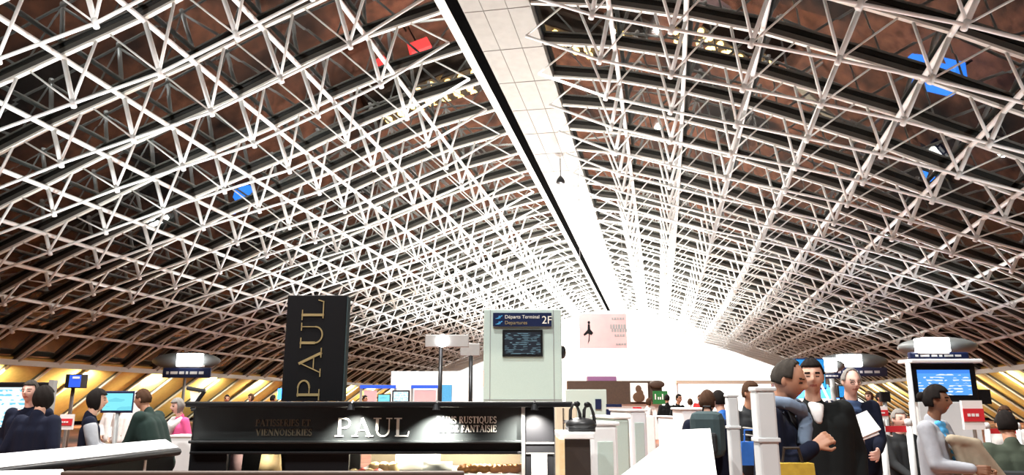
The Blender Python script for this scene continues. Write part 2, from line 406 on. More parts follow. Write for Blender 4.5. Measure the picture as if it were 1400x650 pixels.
# end wall, lit from behind, with its arch
P1 = profile(YEND, -1); P2 = profile(YEND, 1); prof = [foot(YEND, -1)] + P1[::-1] + P2 + [foot(YEND, 1)]
mb = MB(); mb.prism([(p.x, p.z + (.4 if p.z > .3 else 0)) for p in prof], YEND * BAY + .2, YEND * BAY + .5); struct(mb.build('wall_back', 'backlit'))
mb = MB()
def sec(i, p):
    n = Vector((0, 0, 1)); return [p + Vector((0, -.9, -1.3)), p + Vector((0, -.9, .1)), p + Vector((0, -.1, .1)), p + Vector((0, -.1, -1.3))]
mb.sweep(P1[::-1] + P2, sec); struct(mb.build('trim_3', 'white_paint'))
# eave rails along both sides
for side, nm in ((-1, 'trim_4'), (1, 'trim_5')):
    pts = [profile(y, side)[-1] for y in ys]
    mb = MB(); mb.sweep(pts, lambda i, p: [p + Vector((-.12, 0, -.14)), p + Vector((.12, 0, -.14)), p + Vector((.12, 0, .14)), p + Vector((-.12, 0, .14))])
    struct(mb.build(nm, 'cream_paint'))

# ---------------------------------------------------------------- roof trusses and tubes
DEPTH = [.45, .74, .78, .75, .64, .54, .43, .33, .23, .15, .08, 0.0]
ORD = 'first second third fourth fifth sixth seventh eighth ninth tenth eleventh twelfth thirteenth fourteenth fifteenth sixteenth'.split()
def truss(y, side, j):
    P = profile(y, side); ft = foot(y, side)
    where = 'above the bakery side' if side < 0 else 'above the side of the queue'
    if j < 16: lab = f'{ORD[j]} white transverse roof truss {where}, counted from the near end'; grp = 'roof trusses of the near bays'
    else: lab = f'thin white transverse roof truss far down the hall {where}'; grp = f'far roof trusses {where}'
    t = thing('roof_truss', lab, 'roof truss', (P[0].x, y * BAY, P[0].z), 0, grp); o = Vector(t.location)
    Q = P + [ft]; mb = MB()
    def sec(i, p):
        n = outward(Q, i); w = Vector((0, .07, 0)); a = p + n * .09 - o; b = p + n * .17 - o
        return [a - w, a + w, b + w, b - w]
    mb.sweep(Q, sec); beam = mb.build('top_beam', 'cream_paint', t)
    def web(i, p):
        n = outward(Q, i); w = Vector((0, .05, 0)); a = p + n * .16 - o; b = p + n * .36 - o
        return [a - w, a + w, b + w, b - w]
    MB().sweep(Q, web).build('beam_web', 'web_shade', beam)
    A = [P[k] - outward(P, k) * DEPTH[k] * BAY for k in range(len(P))]
    MB().tube([a - o for a in A], .052, 6).build('bottom_chord', 'white_paint', t, smooth=True)
    near = y < 13.5
    lat = MB()
    for k in range(1, LAST):
        mpt = P[k].lerp(P[k - 1], .41) + outward(P, k) * .1; m2 = P[k].lerp(P[k - 1], .58) + outward(P, k) * .1
        segs = [(P[k], A[k], .075), (A[k] - (A[k] - P[k]).normalized() * .06, mpt, .05), (m2, A[k - 1], .032)]
        for a, b, r in segs:
            if near: MB().tube([a - o, b - o], r, 6).build('strut', 'white_paint', t, smooth=True)
            else: lat.tube([a - o, b - o], r, 5)
        if near: MB().tube([A[k] - o + outward(P, k) * .12, A[k] - o - outward(P, k) * .14], .085, 8).build('node', 'white_paint', t, smooth=True)
    if not near: lat.build('strut_lattice', 'white_paint', t)
for j, y in enumerate(ARCHES):
    for side in (-1, 1): truss(y, side, j)
for side in (-1, 1):
    where = 'above the bakery side' if side < 0 else 'above the side of the queue'
    for k in range(1, LAST):
        pts = [profile(y, side)[k] for y in ys]
        o = MB().tube([p - pts[0] for p in pts], .085, 10).build('roof_tube', 'white_paint', None, pts[0], smooth=True)
        tag(o, f'long white roof tube {where}, {ORD[k-1]} below the ridge', 'roof tube', 'lengthwise roof tubes')

# ---------------------------------------------------------------- people
SKIN = {'fair': (.62, .36, .26), 'tan': (.42, .21, .13), 'dark': (.20, .095, .055), 'pink': (.70, .42, .34)}
for k, c in SKIN.items(): mk('skin_' + k, c, .5, noise=tuple(q * .9 for q in c), nscale=20)
mk('eye_dark', (.02, .015, .012), .3)
mk('lip', (.42, .14, .11), .5)
CLOTH = {'navy': (.007, .009, .021), 'black_cloth': (.010, .011, .011), 'dark_green': (.016, .030, .026), 'charcoal': (.03, .032, .034), 'denim': (.05, .08, .16),
         'blue': (.04, .16, .55), 'sky_blue': (.10, .42, .78), 'light_grey': (.34, .35, .38), 'scarf_blue': (.17, .22, .30), 'pink_cloth': (.72, .10, .26), 'white_cloth': (.78, .76, .74),
         'beige_cloth': (.36, .30, .22), 'teal_grey': (.05, .075, .08), 'olive': (.05, .062, .045), 'brown_cloth': (.12, .07, .045), 'stripe_light': (.55, .52, .46), 'red_cloth': (.5, .04, .04)}
for k, c in CLOTH.items(): mk(k, c, .95, noise=tuple(q * .7 for q in c), nscale=18, bump=.15, spec=.15)
HAIR = {'hair_dark': (.012, .009, .008), 'hair_brown': (.07, .035, .02), 'hair_grey': (.26, .24, .22), 'hair_greying': (.045, .038, .032)}
for k, c in HAIR.items(): mk(k, c, .95, noise=tuple(q * .5 for q in c), nscale=60, bump=.5, spec=.15)
mk('yellow_cloth', (.62, .42, .05), .8, noise=(.35, .22, .02), nscale=30)

def fuse(mb, name, m, parent, voxel, smooth=3, mats=None):
    o = mb.build(name, m, parent)
    r = o.modifiers.new('r', 'REMESH'); r.mode = 'VOXEL'; r.voxel_size = voxel; r.use_smooth_shade = True
    q = o.modifiers.new('s', 'SMOOTH'); q.factor = .5; q.iterations = smooth
    dg = bpy.context.evaluated_depsgraph_get(); me = bpy.data.meshes.new_from_object(o.evaluated_get(dg))
    o.modifiers.clear(); old = o.data; o.data = me; bpy.data.meshes.remove(old); me.name = name
    me.materials.clear(); me.materials.append(M[m] if isinstance(m, str) else m)
    return o
def g(d, s): return math.exp(-(d / s) ** 2)
def head_point(d, grow=0.0):
    x, y, z = d; px, py, pz = .074 * x, .094 * y, .118 * z
    if z < 0:
        px *= 1 - .34 * (-z) ** 1.6
        if y < 0: py *= 1 - .35 * (-z)
        else: py *= 1 - .10 * (-z) ** 2
    if y > 0:
        py += .026 * g(x, .17) * g(z + .16, .17) * y + .012 * g(x, .13) * g(z - .08, .2)
        py -= .010 * (g(x - .42, .2) + g(x + .42, .2)) * g(z - .02, .16)
        py += .006 * g(x, .6) * g(z - .30, .12) + .011 * g(x, .3) * g(z + .85, .2) + .007 * g(x, .28) * g(z + .50, .10)
    v = Vector((px, py, pz)); return v * (1 + grow)
def head_mesh(mb, c, R, s):
    n, m = 40, 30; vs = [c + R @ (head_point((0, 0, -1)) * s)]; fs = []
    for i in range(1, m):
        t = PI * i / m - PI / 2
        for k in range(n):
            p = 2 * PI * k / n; vs.append(c + R @ (head_point((math.cos(t) * math.cos(p), math.cos(t) * math.sin(p), math.sin(t))) * s))
    vs.append(c + R @ (head_point((0, 0, 1)) * s))
    for k in range(n): fs.append((0, 1 + (k + 1) % n, 1 + k))
    for i in range(m - 2):
        for k in range(n):
            a = 1 + i * n; k2 = (k + 1) % n; fs.append((a + k, a + k2, a + n + k2, a + n + k))
    t = 1 + (m - 2) * n
    for k in range(n): fs.append((t + k, t + (k + 1) % n, len(vs) - 1))
    mb.add(vs, fs)
    for sx in (-1, 1): mb.ball(c + R @ (Vector((sx * .073, -.012, -.005)) * s), (.011 * s, .020 * s, .032 * s), 10, 8, R)
def ik(a, b, l1, l2, pole):
    d = b - a; L = min(d.length, (l1 + l2) * .995); dn = d.normalized(); b = a + dn * L
    x = (l1 * l1 - l2 * l2 + L * L) / (2 * L); h = math.sqrt(max(0, l1 * l1 - x * x))
    p = (pole - dn * pole.dot(dn)).normalized(); return a + dn * x + p * h, b
def hand(mb, w, d, palm, s, side, curl=.5):
    d = d.normalized(); palm = (palm - d * palm.dot(d)).normalized(); acr = d.cross(palm) * side   # acr points to the thumb
    for t in (-.030, -.010, .012, .030): mb.capsule(w + acr * t * .6 * s, w + (d * .085 + acr * t) * s, .015 * s, .013 * s, 8, 3)
    for t, l in ((-.033, .062), (-.011, .078), (.012, .084), (.034, .074)):
        a = w + (d * .090 + acr * t) * s
        b = a + (d * math.cos(curl) + palm * math.sin(curl)) * l * .5 * s; c = b + (d * math.cos(curl * 2.2) + palm * math.sin(curl * 2.2)) * l * .5 * s
        mb.capsule(a, b, .0095 * s, .0088 * s, 8, 3); mb.capsule(b, c, .0088 * s, .0075 * s, 8, 3)
    a = w + (d * .03 + acr * .035) * s; b = a + (d * .035 + acr * .028 + palm * .012) * s
    mb.capsule(a, b, .012 * s, .0105 * s, 8, 3); mb.capsule(b, b + (d * .030 + palm * .012) * s, .010 * s, .008 * s, 8, 3)
def person(label, F, face, H=1.74, skin='fair', hair='hair_dark', style='short', top='navy', bottom='charcoal', coat=0.0, lean=0.0, side=0.0, look=(0, 0),
           wrists=None, seated=False, voxel=.008, bulk=1.0, inner=None, group=None, collar=None, step=.0, base=0.0):
    s = H / 1.74; root = thing('person', label, 'person', (F.o.x, F.o.y, base), F.rz + PI + math.radians(face), group)
    V = lambda x, y, z: Vector((x, y, z)) * s
    hip = V(0, 0, .61 if seated else .93)
    tilt = Matrix.Rotation(-math.radians(lean), 3, 'X') @ Matrix.Rotation(math.radians(side), 3, 'Y')
    T = lambda x, y, z: hip + tilt @ V(x, y, z)
    chest, neck = T(0, .0, .36), T(0, -.01, .53); R = Matrix.Rotation(math.radians(look[0]), 3, 'Z') @ Matrix.Rotation(-math.radians(look[1]) - math.radians(lean) * .4, 3, 'X')
    hc = T(0, .01, .60) + R @ V(0, .025, .105)
    legs = []
    for sx in (-1, 1):
        h = hip + V(sx * .09, 0, -.03)
        if seated: k = hip + V(sx * .12, .43, -.01); a = hip + V(sx * .12, .40, -.52)
        else: k = V(sx * .095, .02 + sx * step * .4, .49); a = V(sx * .10, sx * step, .09)
        legs.append((sx, h, k, a))
    arms = []
    for sx in (-1, 1):
        sh = T(sx * .185, -.01, .47)
        w = (wrists or {}).get(sx); w = T(*w) if w else T(sx * .25, .06, -.04)
        e, w = ik(sh, w, .30 * s, .26 * s, Vector((sx * .45, -.7, -.5))); arms.append((sx, sh, e, w))
    # body: one continuous surface
    mb = MB(); head_mesh(mb, hc, R, s)
    mb.capsule(neck + V(0, -.01, -.04), hc + R @ V(0, -.018, -.06), .057 * s, .052 * s)
    for dx in (-.08, 0, .08): mb.capsule(T(dx, 0, .0), T(dx * 1.25, 0, .36), .095 * s, .095 * s)
    mb.capsule(T(-.15, -.01, .46), T(.15, -.01, .46), .055 * s, .055 * s)
    for sx, h, k, a in legs:
        mb.capsule(h, k, .085 * s, .055 * s); mb.capsule(k, a, .055 * s, .036 * s); mb.capsule(a + V(0, -.03, -.04), a + V(0, .14, -.055), .036 * s, .030 * s)
    for sx, sh, e, w in arms:
        mb.capsule(sh, e, .048 * s, .038 * s); mb.capsule(e, w, .038 * s, .026 * s)
        hand(mb, w, (w - e), Vector((-sx, 0, -.2)) if abs((w - e).normalized().x) < .8 else Vector((0, -.3, -1)), s, -sx, .7)
    body = fuse(mb, 'body', 'skin_' + skin, root, voxel * s, 2)
    body.data.materials.append(M['eye_dark']); body.data.materials.append(M[hair]); body.data.materials.append(M['lip'])
    Ri = R.transposed()
    for p in body.data.polygons:
        c = p.center - hc
        if c.length < .16 * s:
            q = (Ri @ c) / s
            if q.y > .05:
                if abs(abs(q.x) - .031) < .012 and abs(q.z - .004) < .006: p.material_index = 1
                elif abs(abs(q.x) - .033) < .017 and abs(q.z - .028) < .0045: p.material_index = 2
                elif abs(q.x) < .025 and abs(q.z + .058) < .008: p.material_index = 3
    # hair
    if style != 'bald':
        n, m = 36, 26; vs = []; fs = []; idx = {}
        def ok(d):
            x, y, z = d
            line = {'short': .56, 'receding': .70, 'long': .40, 'bob': .40, 'tied': .48}[style]
            low = {'short': -.38, 'receding': -.35, 'long': -1.2, 'bob': -.75, 'tied': -.45}[style]
            if y > .35: return z > line + .25 * (1 - abs(x)) * (style == 'receding')
            if y > -.05: return z > (.12 if style in ('short', 'receding', 'tied') else low)
            return z > low
        for i in range(m + 1):
            t = PI * i / m - PI / 2
            for k in range(n):
                p = 2 * PI * k / n; d = (math.cos(t) * math.cos(p), math.cos(t) * math.sin(p), math.sin(t))
                if ok(d):
                    th = .012 if style in ('short', 'receding') else .022
                    idx[i, k] = len(vs); base_ = head_point(d)
                    vs.append(hc + R @ (base_ * s + base_.normalized() * (th + .004 * math.sin(9 * p + 5 * t)) * s))
        for i in range(m):
            for k in range(n):
                q = [(i, k), (i, (k + 1) % n), (i + 1, (k + 1) % n), (i + 1, k)]
                if all(z in idx for z in q): fs.append([idx[z] for z in q])
        hb = MB(); inner_v = [hc + (v - hc) * .88 for v in vs]; nv = len(vs)
        ed = {}
        for f in fs:
            for a_, b_ in zip(f, f[1:] + f[:1]): ed[a_, b_] = 1
        fs2 = [tuple(f) for f in fs] + [tuple(i + nv for i in f[::-1]) for f in fs]
        for a_, b_ in ed:
            if (b_, a_) not in ed: fs2.append((a_, a_ + nv, b_ + nv, b_))
        hb.add(vs + inner_v, fs2)
        if style == 'tied': hb.ball(hc + R @ V(0, -.115, .03), (.042 * s, .042 * s, .042 * s))
        if style == 'long':
            for dx in (-.05, 0, .05): hb.capsule(hc + R @ V(dx, -.07, -.02), hc + R @ V(dx * 1.1, -.085, -.20), .045 * s, .03 * s)
        hb.build('hair', hair, root, smooth=True)
    # clothes
    b = bulk; tb = MB()
    low = -.10
    for dx in (-.085, 0, .085): tb.capsule(T(dx * 1.05, .005, low), T(dx * 1.35, 0, .36), .118 * s * b, .108 * s * b)
    tb.capsule(T(-.155, -.012, .445), T(.155, -.012, .445), .070 * s * b, .070 * s * b); tb.capsule(T(0, -.015, .46), T(0, -.02, .545), .085 * s, .062 * s)
    for sx, sh, e, w in arms:
        tb.capsule(sh, e, .068 * s * b, .056 * s * b); tb.capsule(e, e.lerp(w, .93), .056 * s * b, .042 * s * b)
    if coat:
        for sx in (-1, 1):
            tb.capsule(T(sx * .075, 0, 0), V(sx * .10, 0, .93 - coat), .125 * s * b, .125 * s * b)
        tb.capsule(T(0, 0, 0), V(0, 0, .93 - coat), .125 * s * b, .135 * s * b)
    jn = 'coat' if coat else 'jacket'
    fuse(tb, jn, top, root, .014 * s, 4)
    bb = MB()
    for sx, h, k, a in legs: bb.capsule(h, k, .098 * s, .072 * s); bb.capsule(k, a + V(0, 0, .01), .072 * s, .060 * s)
    bb.capsule(hip + V(-.07, 0, 0), hip + V(.07, 0, 0), .115 * s, .115 * s)
    fuse(bb, 'trousers', bottom, root, .016 * s, 3)
    for sx, h, k, a in legs:
        sb = MB(); sb.capsule(a + V(0, -.045, -.040), a + V(0, .15, -.052), .046 * s, .036 * s); sb.box(a + V(0, .05, -.080), (.075 * s, .26 * s, .018 * s)); fuse(sb, 'shoe', 'leather', root, .012, 2)
    if collar:
        cb = MB(); drop = .10 if coat else .34
        for i in range(7):
            q = i / 6; w_ = (.030 if coat else .055) * (1 - q * .85); yy = (.094 if coat else .090) * b - (.03 if coat else .055) * (1 - q) ** 2
            rr = (.024 if coat else .030) * s; cb.capsule(T(-w_, yy, .50 - drop * q), T(w_, yy, .51 - drop * q), rr, rr)
        fuse(cb, 'shirt', collar, root, .012, 2)
    root['_'] = 0; del root['_']
    return root, T, hc, R, s, arms

# ---------------------------------------------------------------- bakery stand
F = Frame(490, 7.0)
st = thing('bakery_stand', 'black bakery stand with lettered fascia, lit display case and canopy', 'bakery stand', F.o, F.rz)
mb = MB(); xa, xb, z0, z1 = rect(mb, F, 266, 557, 713, 602, 0, .06); mb.build('fascia', 'black_gloss', st)
fz0, fz1 = z0, z1
mb = MB(); c = F.P(522, 551); d = F.P(778, 551)
mb.rbox(((xa + d.x) / 2, .55, fz1 + .025), (d.x - xa + .04, 1.5, .05), .012); mb.build('canopy_top', 'black', st)
zl = F.P(490, 606).z; zd = F.P(490, 621).z
mb = MB(); mb.rbox(((xa + xb) / 2, -.035, (fz0 + zl) / 2), (xb - xa, .15, fz0 - zl), .008); mb.build('ledge', 'black_gloss', st)
mb = MB(); mb.box(((xa + xb) / 2, .03, (zl + zd) / 2), (xb - xa, .08, zl - zd)); mb.rbox(((xa + xb) / 2, .0, zd + .012), (xb - xa, .12, .024), .006); mb.build('lower_rail', 'black', st)
p0 = F.P(718, 600); p1 = F.P(758, 600)
pz = fz1
mb = MB(); mb.rbox(((p0.x + p1.x) / 2, .10, pz / 2), (p1.x - p0.x, .26, pz), .012); post = mb.build('corner_post', 'black', st)
mb = MB(); zc = F.P(738, 606).z; mb.box(((p0.x + p1.x) / 2, -.035, zc), (p1.x - p0.x - .01, .012, .015)); mb.box(((p0.x + p1.x) / 2, -.035, F.P(738, 620).z), (p1.x - p0.x - .01, .012, .010)); mb.build('band', 'steel', post)
mb = MB(); q0 = F.P(713, 600); q1 = F.P(717.5, 600); mb.box(((q0.x + q1.x) / 2, .0, (fz1 + .45) / 2), (q1.x - q0.x, .12, fz1 - .45)); mb.build('edge_trim', 'steel', st)
zs = F.P(490, 652).z
bw = F.P(478, 600).x
mb = MB(); mb.box(((xa + xb) / 2, .55, (zs - .02) / 2), (xb - xa, 1.3, zs - .02)); mb.build('base_cabinet', 'black', st)
mb = MB(); mb.box(((bw + xb) / 2, .50, zs), (xb - bw, 1.1, .03)); mb.build('display_shelf', 'white_board', st)
mb = MB(); mb.box(((bw + xb) / 2, 1.12, (zs + zd) / 2), (xb - bw, .03, zd - zs + .1)); mb.build('back_panel', 'beige', st)
w0, w1 = F.P(312, 600).x, F.P(392, 600).x
mb = MB(); mb.box(((xa + w0) / 2, .03, (zs + zd) / 2), (w0 - xa, .05, zd - zs + .02)); mb.box(((w1 + bw) / 2, .03, (zs + zd) / 2), (bw - w1, .05, zd - zs + .02)); mb.box(((xa + bw) / 2, .55, (zs + zd) / 2), (bw - xa, .04, zd - zs)); mb.build('front_panel', 'black', st)
mb = MB(); mb.box(((bw + xb) / 2, .045, (zs + zd) / 2), (xb - bw, .008, zd - zs)); mb.build('case_pane', 'case_glass', st)
def put_text(text, u0, u1, vb, vt, m, name, bold=1.0):
    a = F.P(u0, vb); b = F.P(u1, vt); mb = MB(); letters(mb, text, a.x, -.001, a.z, b.z - a.z, b.x - a.x, .012, bold=bold); return mb.build(name, m, st)
put_text('PAUL', 459, 561, 597, 572, 'letter_white', 'large_lettering', 1.15)
mk('dim_gold', (.16, .13, .085), .5)
put_text('PATISSERIES ET', 350, 425, 583, 574, 'dim_gold', 'small_lettering', 1.2)
put_text('VIENNOISERIES', 350, 427, 596, 587, 'dim_gold', 'small_lettering', 1.2)
put_text('PAINS RUSTIQUES', 597, 679, 579, 570, 'letter_white', 'small_lettering', 1.35)
put_text('ET DE FANTAISIE', 600, 679, 591, 582, 'letter_white', 'small_lettering', 1.35)
for u, pw, sz in ((487, 170, .9), (600, 420, .8), (730, 240, .8), (708, 60, .9)):
    a = F.P(u, 556); mb = MB(); mb.tube([(a.x, .02, fz1 + .02), (a.x, -.16, fz1 + .05), (a.x, -.22, fz1 + .03)], .012, 8); mb.lathe([(.02, .0), (.035, -.05), (.034, -.055)], 12, (a.x, -.22, fz1 + .03))
    if u != 708: mb.build('spot_arm', 'dark_metal', st)
    R = Matrix.Rotation(F.rz, 3, 'Z'); l = R @ Vector((a.x, -.215, fz1 - .035)) + F.o
    lamp('fascia_spot', 'SPOT', l, pw, (1, .96, .88), .015, (.45, 0, F.rz), 1.9, .9)
for u, pw in ((520, 22), (590, 22), (660, 40)):
    a = F.P(u, 624); R = Matrix.Rotation(F.rz, 3, 'Z'); lamp('case_lamp', 'POINT', R @ Vector((a.x, .35, zd + .03)) + F.o, pw, (1, .88, .68), .03)
# tall sign on its roof
mb = MB(); a = F.P(384, 557, .35); b = F.P(468, 403, .35); zt = F.P(430, 404, .35).z
sg = thing('sign_box', 'tall black sign box with upright gold lettering, standing on the bakery stand', 'sign', F.o, F.rz)
x0, x1 = F.P(383.5, 555, .35).x, F.P(467, 555, .35).x; zb = fz1 + .052
mb.rbox(((x0 + x1) / 2, .42, (zb + zt) / 2), (x1 - x0, .14, zt - zb), .006); mb.build('body', 'black', sg)
mb = MB(); mb.box((x1 + .006, .42, (zb + zt) / 2), (.012, .12, zt - zb - .02)); mb.build('side_strip', 'teal_grey', sg)
mb = MB(); zl0, zl1 = F.P(420, 547, .35).z, F.P(420, 409, .35).z; xr = F.P(440, 480, .35).x; xl = F.P(410, 480, .35).x
letters(mb, 'PAUL', xr, .349, zl0, xr - xl, zl1 - zl0, .010, turn=True, bold=.85); mb.build('gold_lettering', 'gold', sg)
# goods in the case
def good(name, label, cat, u, v, dy, builder, m, group=None, rz=0):
    p = F.P(u, v, dy); R = Matrix.Rotation(F.rz, 3, 'Z'); w = R @ Vector((p.x, dy, zs + .015)) + F.o
    o = builder().build(name, m, None, w, F.rz + rz, smooth=True); return tag(o, label, cat, group)
def loaf(): return MB().ball((0, 0, .033), (.07, .034, .034), 16, 10).ball((.02, 0, .04), (.03, .033, .033), 12, 8).ball((-.03, 0, .04), (.03, .033, .033), 12, 8)
def tart(): return MB().lathe([(.030, 0), (.045, .025), (.047, .032), (.040, .030), (.015, .045), (.002, .048)], 18)
gi = 0
for r, (dy, h) in enumerate(((.16, 0), (.30, 0))):
    for i in range(6):
        u = 634 + i * 14 + r * 6
        good('loaf', f'golden crusty loaf in the lit case, {ORD[i]} of the {("front", "rear")[r]} row by the corner post', 'bread', u, 635, dy, loaf, 'crust', 'loaves in the bakery case', rz=.4 * ((i * 7) % 3 - 1))
for i in range(4):
    good('fruit_tart', f'small red fruit tart in the bakery case, {ORD[i]} along the front edge', 'tart', 484 + i * 11, 640, .12, tart, 'red_food' if i % 2 else 'cream_food', 'tarts in the bakery case')
for i in range(3):
    u = 512 + i * 13
    good('cream_cake', f'pale cream cake in the bakery case, {ORD[i]} from the tarts', 'cake', u, 638, .30, lambda: MB().lathe([(.055, 0), (.055, .06), (.045, .075), (.02, .09), (.002, .092)], 20), 'cream_food', 'cakes in the bakery case')
def bagbox(w, d, h): return lambda: MB().rbox((0, 0, h / 2), (w, d, h), .01)
good('cake_box', 'white cake box in the middle of the bakery case', 'box', 572, 630, .50, bagbox(.42, .2, .15), 'paper')
good('price_board', 'slanting grey price board leaning in the bakery case', 'board', 598, 640, .2, lambda: MB().box((0, 0, .05), (.28, .012, .11), 0, -.5), 'pale')
good('menu_card', 'small pink menu card behind the dark front of the stand', 'card', 323, 633, .3, lambda: MB().box((0, 0, .13), (.115, .01, .25), 0, -.1), 'pink_paper')
good('bread_bag', 'white paper bag of bread in the dark half of the stand', 'bag', 370, 634, .3, lambda: MB().box((0, 0, .09), (.20, .08, .17), taper=.8).ball((-.04, 0, .19), (.05, .03, .03)).ball((.05, 0, .19), (.05, .03, .03)), 'cream_food')
lamp('case_lamp', 'POINT', Matrix.Rotation(F.rz, 3, 'Z') @ Vector((F.P(345, 640).x, .12, zd - .01)) + F.o, 3, (1, .9, .7), .02)
mb = MB(); a, b, zz0, zz1 = rect(mb, F, 727, 621, 748, 668, -.045, .012)
nt_ = mb.build('notice', 'paper', None, F.o, F.rz); tag(nt_, 'white paper notice on the black corner post of the bakery stand', 'notice')
# brown ledge at the bottom of the view
G = Frame(360, 4.0)
lg = thing('ledge', 'dark brown wooden ledge running in front of the bakery stand', 'ledge', G.o, G.rz)
a, b = G.P(82, 646), G.P(634, 646); zt = G.P(360, 645.5).z
mb = MB(); mb.rbox(((a.x + b.x) / 2, .03, zt - .025), (b.x - a.x, .06, .05), .008); mb.build('top', 'brown_wood', lg)
mb = MB(); mb.box(((a.x + b.x) / 2, .03, (zt - .05) / 2), (b.x - a.x - .06, .04, zt - .05)); mb.build('panel', 'dark_brown', lg)

# ---------------------------------------------------------------- totem
F2 = Frame(716, 10.0)
tt = thing('information_totem', 'pale grey-green information totem with a departures sign and a dark screen', 'totem', F2.o, F2.rz)
x0, x1 = F2.P(661, 480).x, F2.P(768, 480).x; zt = F2.P(716, 423).z
mb = MB(); mb.rbox(((x0 + x1) / 2, .19, zt / 2), (x1 - x0, .36, zt), .012); mb.build('body', 'grey_green', tt)
mb = MB()
for u in (670, 757): mb.box((F2.P(u, 480).x, .008, zt / 2), (.010, .008, zt - .02))
mb.box(((x0 + x1) / 2, .008, F2.P(716, 547).z), (x1 - x0 - .02, .008, .012)); mb.build('seam', 'grey', tt)
mb = MB(); sx0, sx1, sz0, sz1 = rect(mb, F2, 674, 428, 754, 446.5, -.03, .04); sp = mb.build('sign_plate', 'navy_sign', tt)
hgt = sz1 - sz0
plain_text('sign_lettering', 'Départs Terminal', 'letter_white', sp, (sx0 + .16, -.031, sz0 + hgt * .58), hgt * .36)
plain_text('sign_lettering', 'Departures', 'gold', sp, (sx0 + .16, -.031, sz0 + hgt * .15), hgt * .36)
plain_text('terminal_lettering', '2F', 'letter_white', sp, (sx1 - .135, -.031, sz0 + hgt * .2), hgt * .80)
mb = MB(); cx, cz = sx0 + .09, sz0 + hgt * .68
for dz in (0, -hgt * .42):
    mb.box((cx, -.033, cz + dz), (.085, .008, .012), ry=-.5); mb.box((cx, -.033, cz + dz), (.03, .008, .030), ry=.3); mb.box((cx - .03, -.033, cz + dz - .02), (.05, .008, .008))
mb.build('plane_symbol', 'sky_blue', sp)
mb = MB(); rect(mb, F2, 687, 451, 742, 488, -.015, .03); sf_ = mb.build('screen_frame', 'black', tt)
mb = MB(); rect(mb, F2, 690, 454.5, 739, 484.5, -.020, .012); mb.build('screen', 'screen_dark', sf_)
mb = MB(); a = F2.P(770, 482, .15); mb.ball((x1 + .02, .15, a.z), (.05, .09, .09), 20, 12); mb.build('round_speaker', 'dark_metal', tt, smooth=True)

# ---------------------------------------------------------------- canopied floodlights with direction signs
def canopy_light(label, u, v, hw, hh, D, lw, lh, sign, power, dark=True):
    K = Frame(u, D); t = thing('canopy_lamp', label, 'lamp', K.o, K.rz)
    c = K.P(u, v); px = (K.P(u + 10, v).x - K.P(u - 10, v).x) / 20
    cc = K.P(u, v, .55); mb = MB(); mb.ball((cc.x, .55, cc.z), (hw * px * (1 + .55 / D), .5, hh * px), 32, 12); mb.build('canopy', 'mid_grey', t, smooth=True)
    mb = MB(); mb.rbox((0, .06, c.z - lh * .42 * px), (lw * px * 1.12, .30, lh * px * .16), .01); hs = mb.build('lamp_housing', 'white_board', t)
    mb = MB(); mb.rbox((0, -.05, c.z + lh * .12 * px), (lw * px, .16 + lh * px * .4, lh * px), .012); mb.build('lamp_face', 'lamp_glow', hs)
    a, b = K.P(sign[0], sign[3]), K.P(sign[2], sign[1])
    mb = MB(); mb.rbox(((a.x + b.x) / 2, .0, (a.z + b.z) / 2), (b.x - a.x, .1, b.z - a.z), .02); sp = mb.build('sign_panel', 'navy_sign', t)
    mb = MB(); w = b.x - a.x; x = a.x + w * .08; i = 0
    while x < b.x - w * .12:
        l = w * (.05 + .05 * ((i * 5) % 3)); mb.box((x + l / 2, -.054, (a.z + b.z) / 2), (l, .006, (b.z - a.z) * .28)); x += l + w * .035; i += 1
    mb.build('sign_lettering', 'pale', sp)
    mb = MB(); mb.tube([(cc.x, .55, 0), (cc.x, .55, c.z - hh * px * .5)], .07, 12); mb.lathe([(.30, 0), (.30, .03), (.08, .05)], 20, (cc.x, .55, 0)); mb.build('pole', 'grey', t, smooth=True)
    R = Matrix.Rotation(K.rz, 3, 'Z'); lamp('canopy_flood', 'SPOT', K.o + R @ Vector((0, -.25, c.z + .05)), power, (1, 1, 1), .12, (PI * .62, 0, K.rz + PI), 2.4, .8)
    return t
canopy_light('round-canopied floodlight above the people at the long white bar', 255, 494, 47, 12, 38.5, 32, 16, (222, 503.5, 289, 517), 1800)
canopy_light('round-canopied floodlight directly above the large flight screen kiosk', 1281, 475, 50, 14, 11, 37, 19, (1243, 482, 1322, 492), 350)
canopy_light('round-canopied floodlight beside the blue screen, behind the newspaper carrier', 1166, 495, 48, 12, 36, 30, 15, (1140, 503, 1212, 515), 1200)
canopy_light('small round-canopied floodlight at the edge of the blue screen', 1136, 501, 16, 9, 20, 17, 17, (1124, 511, 1148, 518), 200)

# lamp posts by the totem
def panel_post(label, u, D, vt, pu0, pu1, pv0, pv1, lampuv=None, m='grey'):
    K = Frame(u, D); t = thing('panel_post', label, 'post', K.o, K.rz)
    a, b = K.P(pu0, pv1), K.P(pu1, pv0); zt = K.P(u, vt).z
    mb = MB(); mb.tube([(0, .05, 0), (0, .05, a.z + .05)], .055 * D / 20, 12); mb.lathe([(.2, 0), (.2, .03), (.06, .05)], 16, (0, .05, 0)); mb.build('pole', 'dark_metal', t, smooth=True)
    mb = MB(); mb.rbox(((a.x + b.x) / 2, .05, (a.z + b.z) / 2), (b.x - a.x, .12, b.z - a.z), .02); mb.build('panel', m, t)
    if lampuv:
        c = K.P(*lampuv); mb = MB(); mb.ball((c.x, -.04, c.z), (.17, .06, .17), 20, 12); mb.build('lamp_face', 'lamp_glow', t, smooth=True)
    return t
panel_post('dark post with a grey panel and a bright round lamp behind the bakery stand', 601, 20, 475, 581, 641, 458, 475, (605, 466.5))
panel_post('dark post with a small plain grey panel beside the information totem', 643, 22, 485, 629, 656, 470, 487)

